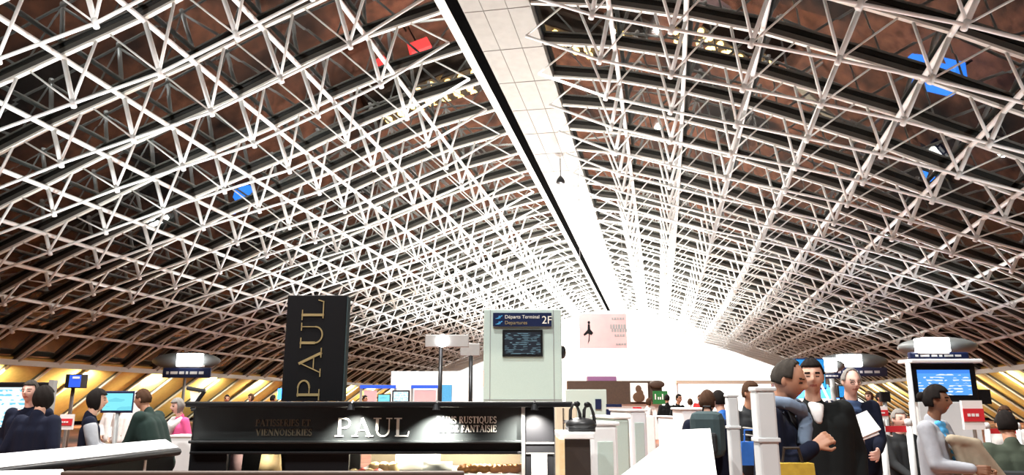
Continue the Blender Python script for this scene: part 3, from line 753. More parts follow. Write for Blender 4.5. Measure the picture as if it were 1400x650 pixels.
# ---------------------------------------------------------------- hanging banner and pendant
F3 = Frame(824, 34.0)
bn = thing('banner', 'pale pink hanging banner with a small dark dancer and faint text', 'banner', F3.o, F3.rz)
mb = MB(); bx0, bx1, bz0, bz1 = rect(mb, F3, 792, 429, 857, 477, 0, .05); mb.build('sheet', 'pale_pink' if 'pale_pink' in M else mk('pale_pink', (.52, .30, .33), .8, noise=(.62, .48, .46), nscale=1.2) and 'pale_pink', bn)
mb = MB(); c = F3.P(805, 452)
mb.prism([(c.x - .04, c.z + .28), (c.x + .05, c.z + .28), (c.x + .07, c.z + .05), (c.x + .20, c.z - .12), (c.x + .12, c.z - .22), (c.x - .05, c.z - .15), (c.x - .22, c.z - .26), (c.x - .24, c.z - .18), (c.x - .06, c.z + .02)], -.012, 0)
mb.ball((c.x + .01, -.01, c.z + .36), (.06, .012, .07)); mb.prism([(c.x, c.z - .18), (c.x + .04, c.z - .18), (c.x + .02, c.z - .48), (c.x - .06, c.z - .62), (c.x - .02, c.z - .42)], -.012, 0); mb.build('dancer', 'black', bn)
for v, u0, u1, h in ((436, 836, 853, .10), (447, 834, 854, .20), (452, 836, 855, .16), (459, 840, 854, .10), (471, 842, 854, .08)):
    mb = MB(); a, b = F3.P(u0, v), F3.P(u1, v); x = a.x; i = 0
    while x < b.x: mb.box((x + .045, -.006, a.z), (.07 + .03 * (i % 2), .012, h)); x += .125; i += 1
    mb.build('lettering', 'grey', bn)
yb = F3.o.y; zr = ridge(yb / BAY, -.4).z
mb = MB()
for x in (bx0 + .1, bx1 - .1): mb.tube([(x, .02, bz1), (x, .02, zr - .4)], .012, 6)
mb.build('wire', 'grey', bn)
r0 = ridge(36.0 / BAY, -.35)
pn = thing('pendant', 'small dark bell-shaped pendant hanging under the concrete ridge', 'pendant', (r0.x, 36.0, r0.z - 1.35))
mb = MB(); mb.tube([(0, 0, .36), (0, 0, 1.36)], .025, 6); mb.build('cord', 'dark_metal', pn)
mb = MB(); mb.lathe([(.20, 0), (.24, .06), (.18, .24), (.06, .40)], 16); mb.build('shade', 'dark_metal', pn, smooth=True)

# ---------------------------------------------------------------- long white bar, white plinth
def quad_counter(name, label, cat, pts, z, top_m, body_m, over=.06, lip=.05, toe=True):
    t = thing(name, label, cat, (0, 0, 0), 0); c = sum((Vector(p) for p in pts), Vector((0, 0))) / len(pts); t.location = (c.x, c.y, 0)
    q = [(p[0] - c.x, p[1] - c.y) for p in pts]
    MB().slab(q, z - lip, z).build('worktop', top_m, t)
    MB().slab([(x * (1 - over), y * (1 - over)) for x, y in q], 0, z - lip).build('body', body_m, t); return t
def gxy(u, v, z):                           # where a sight line meets height z
    d = at(u, v, 1.0) - Vector((0, 0, EYE)); k = (z - EYE) / d.z; p = Vector((0, 0, EYE)) + d * k; return Vector((p.x, p.y))
zb = 1.08
A, B = gxy(-60, 646, zb), gxy(244, 612, zb); Cc, D_ = gxy(226, 601, zb), gxy(-60, 626, zb)
bar = quad_counter('bar_counter', 'long white-topped bar with a dark front where four people stand', 'counter', [A, B, Cc, D_], zb, 'white_board', 'black', .04, .05)
c0 = (A + B + Cc + D_) / 4; d = (B - A).normalized(); n = Vector((d.y, -d.x))
mb = MB(); mb.tube([(A.x - c0.x, A.y - c0.y, zb - .04), (B.x - c0.x, B.y - c0.y, zb - .04)], .035, 8); mb.build('edge_rail', 'black', bar, smooth=True)
w = gxy(195, 638, .95); mb = MB(); mb.box((w.x - c0.x, w.y - c0.y, .95), (.05, .03, .10), YAW); mb.build('small_label', 'paper', bar)
A, B, Cc, D_ = gxy(-40, 664, 1.08), gxy(92, 655, 1.08), gxy(86, 642, 1.08), gxy(-40, 645, 1.08)
quad_counter('side_counter', 'pale rounded end of a counter below the long white bar', 'counter', [A, B, Cc, D_], 1.08, 'pale', 'grey', .05, .05)
K = Frame(248, 9.3); pl = thing('plinth', 'white display plinth against the dark end of the bakery stand', 'plinth', K.o, K.rz)
a, b = K.P(229, 640), K.P(266, 598)
mb = MB(); mb.rbox(((a.x + b.x) / 2, .15, b.z / 2), (b.x - a.x, .3, b.z), .008); mb.build('block', 'white_board', pl)
mb = MB(); mb.rbox(((a.x + b.x) / 2, .15, b.z + .01), (b.x - a.x + .03, .33, .025), .006); mb.build('top_plate', 'paper', pl)
K = Frame(268, 8.2); fr = thing('angled_bracket', 'black angled bracket frame standing above the dark end of the bakery stand', 'bracket', K.o, K.rz)
pts = [K.P(256, 531), K.P(280, 535), K.P(262, 560), K.P(285, 562)]
mb = MB()
for a, b in ((0, 1), (1, 2), (2, 3)): mb.tube([pts[a], pts[b]], .022, 8)
mb.build('bent_frame', 'black', fr)
mb = MB(); mb.prism([(pts[0].x + .03, pts[0].z - .03), (pts[1].x - .05, pts[1].z - .02), (pts[2].x - .0, pts[2].z)], .0, .01); mb.build('white_panel', 'paper', fr)
mb = MB(); mb.tube([(pts[2].x + .05, 0, 0), (pts[2].x + .05, 0, pts[2].z)], .025, 8); mb.build('stem', 'black', fr)

# ---------------------------------------------------------------- screens
def monitor(label, u0, v0, u1, v1, D, scr, bez=3, stand='pole', side=None, fm='black', depth=.1, name='monitor', cat='screen', rz=0.0):
    K = Frame((u0 + u1) / 2, D, rz); t = thing(name, label, cat, K.o, K.rz)
    a, b = K.P(u0, (v0 + v1) / 2), K.P(u1, (v0 + v1) / 2); zt = K.P((u0 + u1) / 2, v0).z; zb = K.P((u0 + u1) / 2, v1).z; px = (b.x - a.x) / (u1 - u0)
    mb = MB(); mb.rbox(((a.x + b.x) / 2, depth / 2, (zt + zb) / 2), (b.x - a.x, depth, zt - zb), .015); hs = mb.build('housing', fm, t)
    mb = MB(); mb.box(((a.x + b.x) / 2, -.004, (zt + zb) / 2), (b.x - a.x - 2 * bez * px, .01, zt - zb - 2 * bez * px)); mb.build('display', scr, hs)
    if stand == 'pole':
        mb = MB(); mb.tube([(0, depth / 2, 0), (0, depth / 2, zb)], .035, 10); mb.lathe([(.22, 0), (.22, .03), (.05, .05)], 20, (0, depth / 2, 0)); mb.build('pole', 'grey', t, smooth=True)
    if stand == 'plinth':
        mb = MB(); mb.rbox(((a.x + b.x) / 2, depth / 2 + .04, zb / 2), ((b.x - a.x) * .9, .25, zb), .01); mb.build('plinth', 'pale', t)
    return t, K, px
t, K, px = monitor('large flight-list screen in a black frame behind the couple at the bar', -40, 523, 61, 592, 10, 'screen_list', 7, 'plinth')
mb = MB(); a, b, _, _ = rect(mb, K, 62, 520, 68, 600, -.02, .1); mb.build('side_rail', 'grey', t)
monitor('cyan screen in a dark blue frame between the bar and the golden wall', 138, 535, 184, 565, 12, 'screen_cyan', 3.2, 'pole', fm='navy_sign')
K = Frame(188, 11.5); mb = MB(); a = K.P(188, 535); mb.rbox((0, 0, a.z / 2), (.07, .1, a.z), .01); o = mb.build('slim_pillar', 'white_board', None, K.o, K.rz); tag(o, 'slim white pillar right beside the cyan screen', 'pillar')
K = Frame(100, 13); t = thing('pole_sign', 'small blue sign cube on a thin wooden pole', 'sign', K.o, K.rz)
a, b = K.P(88, 531), K.P(112, 512); mb = MB(); mb.rbox(((a.x + b.x) / 2, .1, (a.z + b.z) / 2), (b.x - a.x, .22, b.z - a.z), .01); cb = mb.build('box', 'black', t)
mb = MB(); a2 = K.P(94, 530); mb.box(((a2.x + b.x) / 2, -.012, (a.z + b.z) / 2), (b.x - a2.x, .01, b.z - a.z - .03)); mb.build('blue_face', 'blue_sign', cb)
mb = MB(); mb.box(((a2.x + b.x) / 2 + .02, -.02, b.z - .06), (b.x - a2.x - .08, .006, .035)); mb.build('white_bar', 'paper', cb)
mb = MB(); x = K.P(93, 550).x; mb.tube([(x, .1, 0), (x, .1, a.z)], .03, 10); mb.build('pole', 'brown_wood', t, smooth=True)
def red_sign(label, u0, v0, u1, v1, D, text=False):
    K = Frame((u0 + u1) / 2, D); t = thing('counter_sign', label, 'sign', K.o, K.rz)
    mb = MB(); x0, x1, z0, z1 = rect(mb, K, u0, v0, u1, v1, 0, .04); mb.build('board', 'paper', t)
    mb = MB(); h = z1 - z0; mb.box(((x0 + x1) / 2, -.005, z0 + h * .5), (x1 - x0, .012, h * .44)); rb = mb.build('red_band', 'red', t)
    mb = MB()
    for i in range(3): mb.box((x0 + (x1 - x0) * (.25 + .2 * i), -.014, z0 + h * .5), ((x1 - x0) * .14, .006, h * .10))
    mb.build('white_mark', 'paper', rb)
    mb = MB(); mb.tube([((x0 + x1) / 2, .02, 0), ((x0 + x1) / 2, .02, z0)], .02, 8); mb.lathe([(.15, 0), (.15, .02), (.03, .04)], 16, ((x0 + x1) / 2, .02, 0)); mb.build('stem', 'steel', t)
red_sign('small red and white counter sign between the navy top and the navy vest', 81, 567, 99, 588, 9.5)
red_sign('red and white sign on the front of the flight screen kiosk', 1317, 548, 1345, 588, 8.7)
red_sign('red and white sign behind the queue barrier beside the newspaper carrier', 1197, 556, 1214, 574, 12)
# screen kiosk
t, K, px = monitor('large flight screen kiosk with a white cap and a black frame', 1246, 497, 1336, 550, 9.3, 'screen_blue', 9, 'plinth', name='screen_kiosk', cat='kiosk')
mb = MB(); a, b = K.P(1241, 497), K.P(1338, 491.5); mb.rbox(((a.x + b.x) / 2, .08, (a.z + b.z) / 2), (b.x - a.x, .34, b.z - a.z), .015); mb.build('cap', 'white_board', t)
mb = MB(); x = K.P(1245, 540).x; mb.tube([(x, -.02, 0), (x, -.02, a.z)], .03, 10); mb.build('front_post', 'pale', t, smooth=True)
mb = MB(); rect(mb, K, 1337, 533, 1355, 553, .02, .12); mb.build('side_unit', 'black', t)
monitor('bright blue screen behind the two men in dark coats', 1088, 490, 1129, 533, 9, 'screen_sky', 2, 'pole', fm='navy_sign')
monitor('small blue screen behind the newspaper carrier', 1146, 527, 1160, 545, 12, 'screen_sky', 1.5, 'pole')
monitor('small black screen seen from behind near the queue barrier', 1205, 536, 1218, 550, 13, 'black', 1, 'pole')
# distant information desk
K = Frame(555, 26); t = thing('information_desk', 'distant white information desk under a blue header board', 'desk', K.o, K.rz)
a, b = K.P(490, 552), K.P(622, 552)
mb = MB(); mb.rbox(((a.x + b.x) / 2, .3, .55), (b.x - a.x, .7, 1.1), .03); mb.build('counter', 'white_board', t)
mb = MB(); rect(mb, K, 492, 527, 541, 531.5, 0, .12); mb.build('header_board', 'blue_sign', t)
mb = MB(); rect(mb, K, 562, 527, 600, 531.5, 0, .12); mb.build('header_board', 'blue_sign', t)
mb = MB(); rect(mb, K, 604, 526.5, 617, 550, 0, .3); mb.build('blue_cabinet', 'sky_blue', t)
for u in (493, 540, 563, 599): x = K.P(u, 540).x; MB().box((x, .06, K.P(u, 531).z / 2), (.08, .08, K.P(u, 531).z)).build('upright', 'grey', t)
for u0, u1 in ((497, 515), (566, 596)): mb = MB(); rect(mb, K, u0, 534, u1, 550, .08, .04); mb.build('back_panel', 'pink_paper', t)
monitor('small cyan monitor on the distant information desk', 516, 539, 534, 552, 25.5, 'screen_cyan', 1.2, 'pole')
monitor('small pale monitor with a dark frame on the distant information desk', 536, 534, 560, 551, 25.5, 'screen_list', 2, 'pole')
K = Frame(570, 30); mb = MB(); a, b = K.P(534, 527), K.P(660, 508); mb.rbox(((a.x + b.x) / 2, .2, b.z / 2), (b.x - a.x, .4, b.z), .02); o = mb.build('partition', 'white_board', None, K.o, K.rz); tag(o, 'broad white partition behind the distant information desk', 'partition')

# ---------------------------------------------------------------- far shop row under the end wall
K = Frame(846, 30); t = thing('shop', 'dark brown shop front far down the hall with a framed picture', 'shop', K.o, K.rz)
a, b = K.P(776, 521), K.P(905, 521); c = K.P(846, 553)
mb = MB(); mb.box(((a.x + b.x) / 2, .3, (a.z + c.z) / 2), (b.x - a.x, .5, a.z - c.z)); mb.build('fascia_board', 'brown_wood', t)
mb = MB(); mb.box(((a.x + b.x) / 2, .3, c.z / 2), (b.x - a.x, .3, c.z)); mb.build('lower_wall', 'white_board', t)
mb = MB(); rect(mb, K, 803, 515, 843, 521.5, .1, .3); mb.build('purple_sign', mk('purple', (.22, .10, .22), .6), t)
mb = MB(); rect(mb, K, 862, 524, 886, 550, -.02, .05); pc = mb.build('picture', 'white_board', t)
mb = MB(); q = K.P(873, 540); mb.ball((q.x, -.03, q.z + .22), (.12, .02, .15)); mb.ball((q.x, -.03, q.z - .10), (.24, .02, .20)); mb.ball((q.x + .05, -.03, q.z + .06), (.14, .02, .14)); mb.build('picture_figure', 'brown_cloth', pc)
mb = MB(); q = K.P(898, 526); mb.ball((q.x, .0, q.z), (.32, .06, .16), 20, 10); mb.build('oval_sign', 'brown_wood', t, smooth=True)
mb = MB(); rect(mb, K, 893, 535, 913, 553, -.05, .08); gs = mb.build('green_sign', 'green_sign', t)
mb = MB()
for i, (dx, h) in enumerate(((.08, .22), (.20, .10), (.28, .10), (.37, .22), (.46, .10))): q = K.P(893, 544); mb.box((q.x + dx, -.056, q.z - .08 + h / 2), (.045, .008, h))
mb.build('sign_lettering', 'paper', gs)
K = Frame(803, 20); mb = MB(); a, b = K.P(774, 550), K.P(829, 533); mb.rbox(((a.x + b.x) / 2, .1, b.z / 2), (b.x - a.x, .2, b.z), .01); o = mb.build('partition', 'grey_green', None, K.o, K.rz); tag(o, 'grey partition beside the totem in front of the brown shop front', 'partition')
mb = MB(); rect(mb, K, 814, 546, 822, 560, -.03, .03); mb.build('dark_plate', 'navy_sign', o)
K = Frame(845, 16); t = thing('checkin_desk', 'white check-in desk with dark monitors beyond the row of gates', 'desk', K.o, K.rz)
a, b = K.P(828, 570), K.P(895, 570); zt = K.P(845, 569).z
mb = MB(); mb.rbox(((a.x + b.x) / 2, .3, zt / 2), (b.x - a.x, .6, zt), .02); mb.build('counter', 'white_board', t)
mb = MB(); rect(mb, K, 829, 560, 861, 568, 0, .08); rect(mb, K, 829, 553, 850, 557, .1, .08); mb.build('dark_monitor', 'navy_sign', t)
mb = MB(); rect(mb, K, 866, 557, 877, 562, .05, .1); mb.build('red_box', 'red', t)
K = Frame(1000, 40); mb = MB(); a, b = K.P(925, 525), K.P(1062, 520.5); mb.box(((a.x + b.x) / 2, .3, (a.z + b.z) / 2), (b.x - a.x, .6, b.z - a.z)); o = thing('shop_canopy', 'thin brown canopy line of the white shop below the bright end wall', 'canopy', K.o, K.rz); mb.build('canopy', 'beige', o)
for u in (927, 1060): x = K.P(u, 540).x; MB().tube([(x, .3, 0), (x, .3, a.z)], .09, 10).build('support', 'white_board', o)

# ---------------------------------------------------------------- gates and the white wall beside the queue
def gate(label, u0, u1, vt, D, m='pale', inset=True, vs=None):
    K = Frame((u0 + u1) / 2, D, .25); t = thing('gate_cabinet', label, 'gate', K.o, K.rz)
    a, b = K.P(u0, 600), K.P(u1, 600); zt = K.P((u0 + u1) / 2, vt).z; w = b.x - a.x
    mb = MB(); mb.rbox(((a.x + b.x) / 2, .35, zt / 2), (w, .7, zt), .03); mb.build('cabinet', m, t)
    mb = MB(); mb.rbox(((a.x + b.x) / 2, .35, zt + .012), (w + .02, .72, .03), .01); mb.build('top_cap', 'white_board', t)
    if inset: mb = MB(); mb.rbox(((a.x + b.x) / 2, -.004, zt * .72), (w * .55, .012, zt * .36), .004); mb.build('front_panel', 'grey_green', t)
    return t
gate('white gate cabinet nearest the dark brown box, with a pale front panel', 808, 846, 582, 6.3, 'white_board')
gate('grey gate cabinet between the two white ones', 840, 862, 573, 8.2, 'grey_green', False)
gate('tall white gate cabinet beside the long white wall', 863, 886, 563, 9.5, 'white_board')
gate('narrow white cabinet at the far end beside the seated passengers', 926, 936, 572, 12, 'white_board', False)
K = Frame(788, 5.6); t = thing('luggage_box', 'dark brown box unit with a white top next to the bakery corner post', 'cabinet', K.o, K.rz)
a, b = K.P(771, 640), K.P(807, 600); zt = b.z
mb = MB(); mb.rbox(((a.x + b.x) / 2, .25, zt / 2), (b.x - a.x, .5, zt), .008); mb.build('box', 'dark_brown', t)
mb = MB(); a2, b2 = K.P(764, 598), K.P(812, 598); mb.rbox(((a2.x + b2.x) / 2, .25, zt + .02), (b2.x - a2.x, .6, .045), .008); mb.build('top', 'white_board', t)
mb = MB(); mb.box((a.x - .02, .1, zt / 2), (.035, .5, zt)); mb.build('side_panel', 'cream_food', t)
top_z = zt + .043
bgn = thing('handbag', 'black open bag with upright handles on the dark brown box', 'bag', K.o + Matrix.Rotation(K.rz, 3, 'Z') @ Vector((K.P(798, 580).x, .2, top_z)), K.rz)
mb = MB(); mb.ball((0, 0, .05), (.12, .09, .055), 20, 12); mb.box((0, 0, .02), (.2, .15, .04)); mb.build('pouch', 'leather', bgn, smooth=True)
for dx in (-.05, .055):
    mb = MB(); mb.tube([(dx - .035, 0, .06), (dx - .03, 0, .16), (dx - .01, 0, .205), (dx + .015, 0, .20), (dx + .04, 0, .13), (dx + .05, 0, .06)], .013, 8); mb.build('handle', 'leather', bgn, smooth=True)
mb = MB(); mb.ball((-.03, 0, .205), (.026, .02, .022)); mb.ball((.05, 0, .20), (.026, .02, .022)); mb.build('clasp', 'black', bgn, smooth=True)
K5 = Frame(772, 8.7); t = thing('cream_case', 'cream upright case behind the black bag', 'case', K5.o, K5.rz)
a, b = K5.P(760, 600), K5.P(789, 556); mb = MB(); mb.rbox(((a.x + b.x) / 2, .1, b.z / 2), (b.x - a.x, .2, b.z), .015); mb.build('shell', 'beige', t)
mb = MB()
for f_ in (.35, .7): mb.box((a.x + (b.x - a.x) * f_, -.004, b.z - .22), (.012, .008, .40))
mb.build('ridge_line', 'dark_brown', t)
zw = 1.30
A, B, Cc, D_ = gxy(834, 662, zw), gxy(982, 664, zw), gxy(971, 586, zw), gxy(931, 588, zw)
quad_counter('low_wall', 'long low white wall in front of the gates, running away beside the queue', 'wall', [A, B, Cc, D_], zw, 'white_board', 'white_board', .01, .04)
K = Frame(950, 10); t = thing('white_desk', 'white desk block at the far end of the long low white wall', 'desk', K.o, K.rz)
a, b = K.P(934, 600), K.P(972, 561); mb = MB(); mb.rbox(((a.x + b.x) / 2, .3, b.z / 2), (b.x - a.x, .6, b.z), .02); mb.build('body', 'white_board', t)
mb = MB(); mb.rbox(((a.x + b.x) / 2, .3, b.z + .012), (b.x - a.x + .04, .64, .03), .01); mb.build('top', 'paper', t)
# posts of the queue
def pillar(label, u, vt, D, w, m='steel'):
    K = Frame(u, D); zt = K.P(u, vt).z; t = thing('queue_pillar', label, 'pillar', K.o, K.rz)
    mb = MB(); mb.rbox((0, 0, zt / 2), (w, w, zt), .012); mb.build('shaft', m, t)
    mb = MB(); mb.rbox((0, 0, zt - .22), (w + .012, w + .012, .02), .004); mb.rbox((0, 0, zt + .008), (w + .01, w + .01, .02), .006); mb.build('collar', 'pale', t)
    mb = MB(); mb.lathe([(w * 1.3, 0), (w * 1.3, .02), (w * .7, .03)], 24); mb.build('foot', 'dark_metal', t)
pillar('thick grey metal pillar in front of the person with the scarf', 1043, 535, 3.5, .092, 'pale')
pillar('thinner grey metal pillar behind the end of the low white wall', 1000, 543, 5.6, .08, 'pale')
def barrier(label, u0, u1, v, D):
    K = Frame((u0 + u1) / 2, D); t = thing('queue_barrier', label, 'barrier', K.o, K.rz); z = K.P(u0, v).z
    xs = [K.P(u0, v).x, K.P(u1, v).x]
    for x in xs:
        mb = MB(); mb.tube([(x, 0, 0.02), (x, 0, z + .05)], .030, 12); mb.lathe([(.17, 0), (.17, .02), (.04, .04)], 20, (x, 0, 0)); mb.lathe([(.035, 0), (.035, .05), (.02, .07)], 14, (x, 0, z + .03)); mb.build('post', 'pale', t, smooth=True)
    mb = MB(); mb.box((sum(xs) / 2, 0, z), (xs[1] - xs[0], .008, .06)); mb.build('belt', 'red', t)
barrier('queue barrier with a red belt in front of the seated grey-haired person', 1206, 1243, 587, 7.5)
barrier('queue barrier with a red belt beside the newspaper carrier', 1178, 1198, 590, 8.0)
barrier('queue barrier with a red belt behind the beige coat', 1350, 1392, 590, 9.0)

# ---------------------------------------------------------------- the people in view
mk('stripe', (.03, .03, .03), .8)
# man with the scarf
F6 = Frame(1056, 4.6)
r, T, hc, R, s, arms = person('person in a navy jacket and blue-grey scarf looking aside, holding something yellow', F6, 58, 1.74, 'tan', 'hair_greying', 'receding', 'navy', 'charcoal', bulk=1.12, look=(0, 14), lean=4, wrists={-1: (-.14, .26, .02), 1: (.12, .22, .33)}, voxel=.006)
sc = MB()
ring = [T(.115 * math.cos(a), .015 + .115 * math.sin(a), .565 - .03 * math.sin(a) + .012 * math.sin(a * 3)) for a in [2 * PI * i / 12 for i in range(13)]]
sc.tube(ring, .038, 10, False); ring2 = [p + Vector((0, .015, -.06)) for p in ring]; sc.tube(ring2, .045, 10, False)
sc.tube([T(-.05, .12, .50), T(.0, .15, .42), T(.05, .15, .33), T(.06, .145, .26)], [.04, .045, .042, .028], 10)
fuse(sc, 'scarf', 'scarf_blue', r, .010, 3)
kb = thing('shopping_bag', 'yellow patterned bag held by the person with the scarf', 'bag', Matrix.Rotation(F6.rz, 3, 'Z') @ Vector((F6.P(1082, 640, -.28).x, -.30, .72)) + F6.o, F6.rz)
mb = MB(); mb.box((0, 0, .22), (.24, .12, .44), taper=.85); mb.ball((0, 0, .10), (.13, .08, .12)); mb.build('sack', 'yellow_cloth', kb)
mb = MB(); mb.tube([(-.06, 0, .42), (-.04, 0, .52), (.04, 0, .52), (.06, 0, .42)], .01, 8); mb.build('handle', 'dark_brown', kb)
F7 = Frame(1112, 5.4)
person('person in a long black coat beside the one with the scarf, facing the camera', F7, -12, 1.78, 'fair', 'hair_dark', 'short', 'black_cloth', 'black_cloth', coat=.45, bulk=1.18, look=(-6, 4), collar='white_cloth', voxel=.007)
F8 = Frame(1163, 7.2)
r, T, hc, R, s, arms = person('person with glasses in a blue jacket carrying a folded newspaper', F8, -8, 1.79, 'pink', 'hair_grey', 'receding', 'navy', 'charcoal', bulk=1.05, look=(10, 8), wrists={-1: (-.10, .30, .10), 1: (.18, .28, .08)}, collar='denim', voxel=.007)
gb = MB()
for sx in (-1, 1): gb.tube([hc + R @ (Vector((sx * .031 + .021 * math.cos(a), .094, .004 + .016 * math.sin(a))) * s) for a in [2 * PI * i / 12 for i in range(13)]], .0028, 6, False)
gb.tube([hc + R @ (Vector((-.01, .10, .006)) * s), hc + R @ (Vector((.01, .10, .006)) * s)], .0028, 6); gb.build('glasses', 'black', r)
def world(F, x, y, z): return F.o + Matrix.Rotation(F.rz, 3, 'Z') @ Vector((x, y, z))
p = F8.P(1170, 585, -.34)
nb = MB(); nb.box((0, 0, 0), (.34, .03, .20), 0, -.5, -.38); nb.box((-.01, .012, -.02), (.33, .015, .22), 0, -.5, -.34)
o = nb.build('newspaper', 'paper', None, world(F8, p.x, -.36, p.z), F8.rz); tag(o, 'white folded newspaper held by the person with glasses', 'newspaper')
p = F8.P(1163, 618, -.2)
sb = thing('shoulder_bag', 'white shoulder bag hanging below the folded newspaper', 'bag', world(F8, p.x, -.26, p.z - .16), F8.rz)
mb = MB(); mb.box((0, 0, .17), (.20, .08, .34), taper=.9); mb.build('pouch', 'white_cloth', sb)
mb = MB(); mb.tube([(-.08, 0, .33), (-.16, .05, .62), (-.17, .2, .80)], .012, 6); mb.build('strap', 'white_cloth', sb)
F9 = Frame(1274, 6.0)
r, T, hc, R, s, arms = person('person in a light grey jacket over a bright blue shirt, carrying a beige coat', F9, 42, 1.60, 'dark', 'hair_dark', 'tied', 'light_grey', 'black_cloth', bulk=1.08, look=(12, 2), wrists={-1: (-.02, .34, .14), 1: (.14, .30, .16)}, collar='sky_blue', voxel=.006)
p = F9.P(1322, 628, -.1)
cm = MB()
for i in range(7):
    q = i / 6; cm.capsule((-.15 + .17 * q, .015 * math.sin(5 * q), .15 - .03 * q), (-.02 + .30 * q, .03 * math.sin(9 * q), -.26 - .10 * math.sin(3.1 * q)), .030, .042)
cm.capsule((-.16, 0, .15), (.03, 0, .12), .042, .042)
o = fuse(cm, 'folded_coat', 'beige_cloth', None, .012, 4); o.location = world(F9, p.x, -.20, p.z); o.rotation_euler = (0, 0, F9.rz); tag(o, 'beige coat hanging over the arm of the person in light grey', 'coat')
# queue beyond the low wall
F10 = Frame(966, 7.0)
r, T, hc, R, s, arms = person('person in a dark navy coat with a backpack, seen from behind by the low wall', F10, 150, 1.58, 'fair', 'hair_brown', 'short', 'navy', 'black_cloth', coat=.40, bulk=1.05)
bp = thing('backpack', 'grey-green backpack on the back of the person in the dark navy coat', 'backpack', r.location + Matrix.Rotation(r.rotation_euler.z, 3, 'Z') @ Vector((.06, -.22, 1.02)), r.rotation_euler.z)
mb = MB(); mb.rbox((0, -.02, .19), (.30, .18, .40), .07); mb.build('pack', 'teal_grey', bp)
mb = MB(); mb.rbox((0, -.13, .12), (.22, .07, .18), .03); mb.build('pocket', 'charcoal', bp)
mb = MB(); mb.tube([(-.04, 0, .39), (-.03, 0, .43), (.03, 0, .43), (.04, 0, .39)], .010, 8); mb.build('grab_loop', 'black', bp)
person('person in a bright blue jacket between the backpack and the thinner metal pillar', Frame(985, 8.6), 200, 1.60, 'fair', 'hair_dark', 'short', 'blue', 'navy')
F11 = Frame(1024, 7.7)
r, T, hc, R, s, arms = person('person in a dark padded jacket with pale bands between the two metal pillars', F11, 20, 1.68, 'tan', 'hair_brown', 'short', 'charcoal', 'denim', bulk=1.1, look=(15, 0))
sb_ = MB()
for k in range(4):
    z = .12 + k * .07; sb_.tube([T(.215 * math.cos(a), .155 * math.sin(a), z + .03 * math.cos(a)) for a in [PI * .02 + PI * .96 * i / 10 for i in range(11)]], .010, 6)
sb_.build('pale_band', 'stripe_light', r)
tq = thing('tote_bag', 'small bright blue bag under the arm of the person in the padded jacket', 'bag', world(F11, F11.P(1015, 605).x, -.26, .88), F11.rz)
mb = MB(); mb.box((0, 0, .12), (.24, .10, .22), taper=.8); mb.build('pouch', 'blue', tq); mb = MB(); mb.tube([(-.06, 0, .22), (-.05, 0, .34), (.05, 0, .34), (.06, 0, .22)], .01, 6); mb.build('handle', 'blue', tq)
# people at the bar
person('dark-haired person in navy seen from behind at the bar, before the flight-list screen', Frame(56, 7.3), 172, 1.62, 'fair', 'hair_dark', 'bob', 'navy', 'charcoal', bulk=1.12)
person('person facing the camera just behind the dark-haired one at the bar', Frame(42, 8.2), 4, 1.70, 'pink', 'hair_greying', 'short', 'navy', 'navy')
r, T, hc, R, s, arms = person('person in a navy vest with pale grey sleeves at the bar', Frame(128, 8.0), 118, 1.60, 'fair', 'hair_dark', 'bob', 'navy', 'navy', wrists={-1: (-.15, .3, .12), 1: (.2, .3, .12)})
sl = MB()
for sx, sh, e, w in arms: sl.capsule(sh + (e - sh) * .2, e, .074 * s, .064 * s); sl.capsule(e, e.lerp(w, .85), .064 * s, .050 * s)
fuse(sl, 'sleeves', 'light_grey', r, .014, 2)
person('person in a dark green coat leaning over the end of the bar', Frame(222, 8.7), -96, 1.66, 'tan', 'hair_brown', 'short', 'dark_green', 'black_cloth', lean=20, bulk=1.25, wrists={-1: (-.10, .42, .16), 1: (.10, .42, .16)})
r, T, hc, R, s, arms = person('person with fair hair in a pink top and white shawl behind the white plinth', Frame(247, 10.6), -40, 1.52, 'pink', 'hair_grey', 'bob', 'pink_cloth', 'beige_cloth', look=(0, 6))
sw = MB(); sw.tube([T(-.14, .0, .50), T(-.05, .12, .40), T(.03, .14, .26), T(.0, .14, .10)], [.05, .06, .055, .04], 10); sw.tube([T(.14, .0, .50), T(.06, .11, .42), T(.02, .14, .30)], [.05, .05, .04], 10); fuse(sw, 'shawl', 'white_cloth', r, .012, 2)
# seated passengers
def seat(label, F, m='charcoal', rz=0):
    t = thing('lounge_chair', label, 'chair', F.o, F.rz + rz)
    mb = MB(); mb.rbox((0, 0, .43), (.56, .52, .12), .04); mb.build('seat', m, t)
    mb = MB(); mb.rbox((0, .27, .68), (.56, .10, .50), .04); mb.build('backrest', m, t)
    for sx in (-1, 1):
        mb = MB(); mb.rbox((sx * .31, .02, .60), (.06, .48, .05), .02); mb.build('armrest', 'black', t)
        for sy in (-1, 1): mb = MB(); mb.tube([(sx * .27, sy * .22, 0), (sx * .27, sy * .22, .38)], .02, 8); mb.build('leg', 'steel', t)
    return t
FA = Frame(1224, 9.0); seat('dark lounge chair under the grey-haired person behind the queue barrier', FA)
person('grey-haired person in dark clothes seated behind the queue barrier', FA, 8, 1.70, 'pink', 'hair_grey', 'short', 'charcoal', 'black_cloth', seated=True, wrists={-1: (-.12, .32, .06), 1: (.12, .32, .06)})
FB = Frame(1378, 6.6); seat('dark lounge chair at the frame edge beside the beige coat', FB, 'charcoal', PI * .9)
person('person in an olive coat seated with their back to the camera beside the beige coat', FB, 165, 1.72, 'tan', 'hair_dark', 'short', 'olive', 'charcoal', seated=True, bulk=1.25, lean=8)
FC = Frame(1371, 9.8); seat('dark lounge chair behind the red belt beyond the olive coat', FC)
person('person in a white top seated in the back row beyond the olive coat', FC, -30, 1.74, 'tan', 'hair_brown', 'short', 'white_cloth', 'charcoal', seated=True, wrists={-1: (-.12, .32, .1), 1: (.12, .32, .1)})
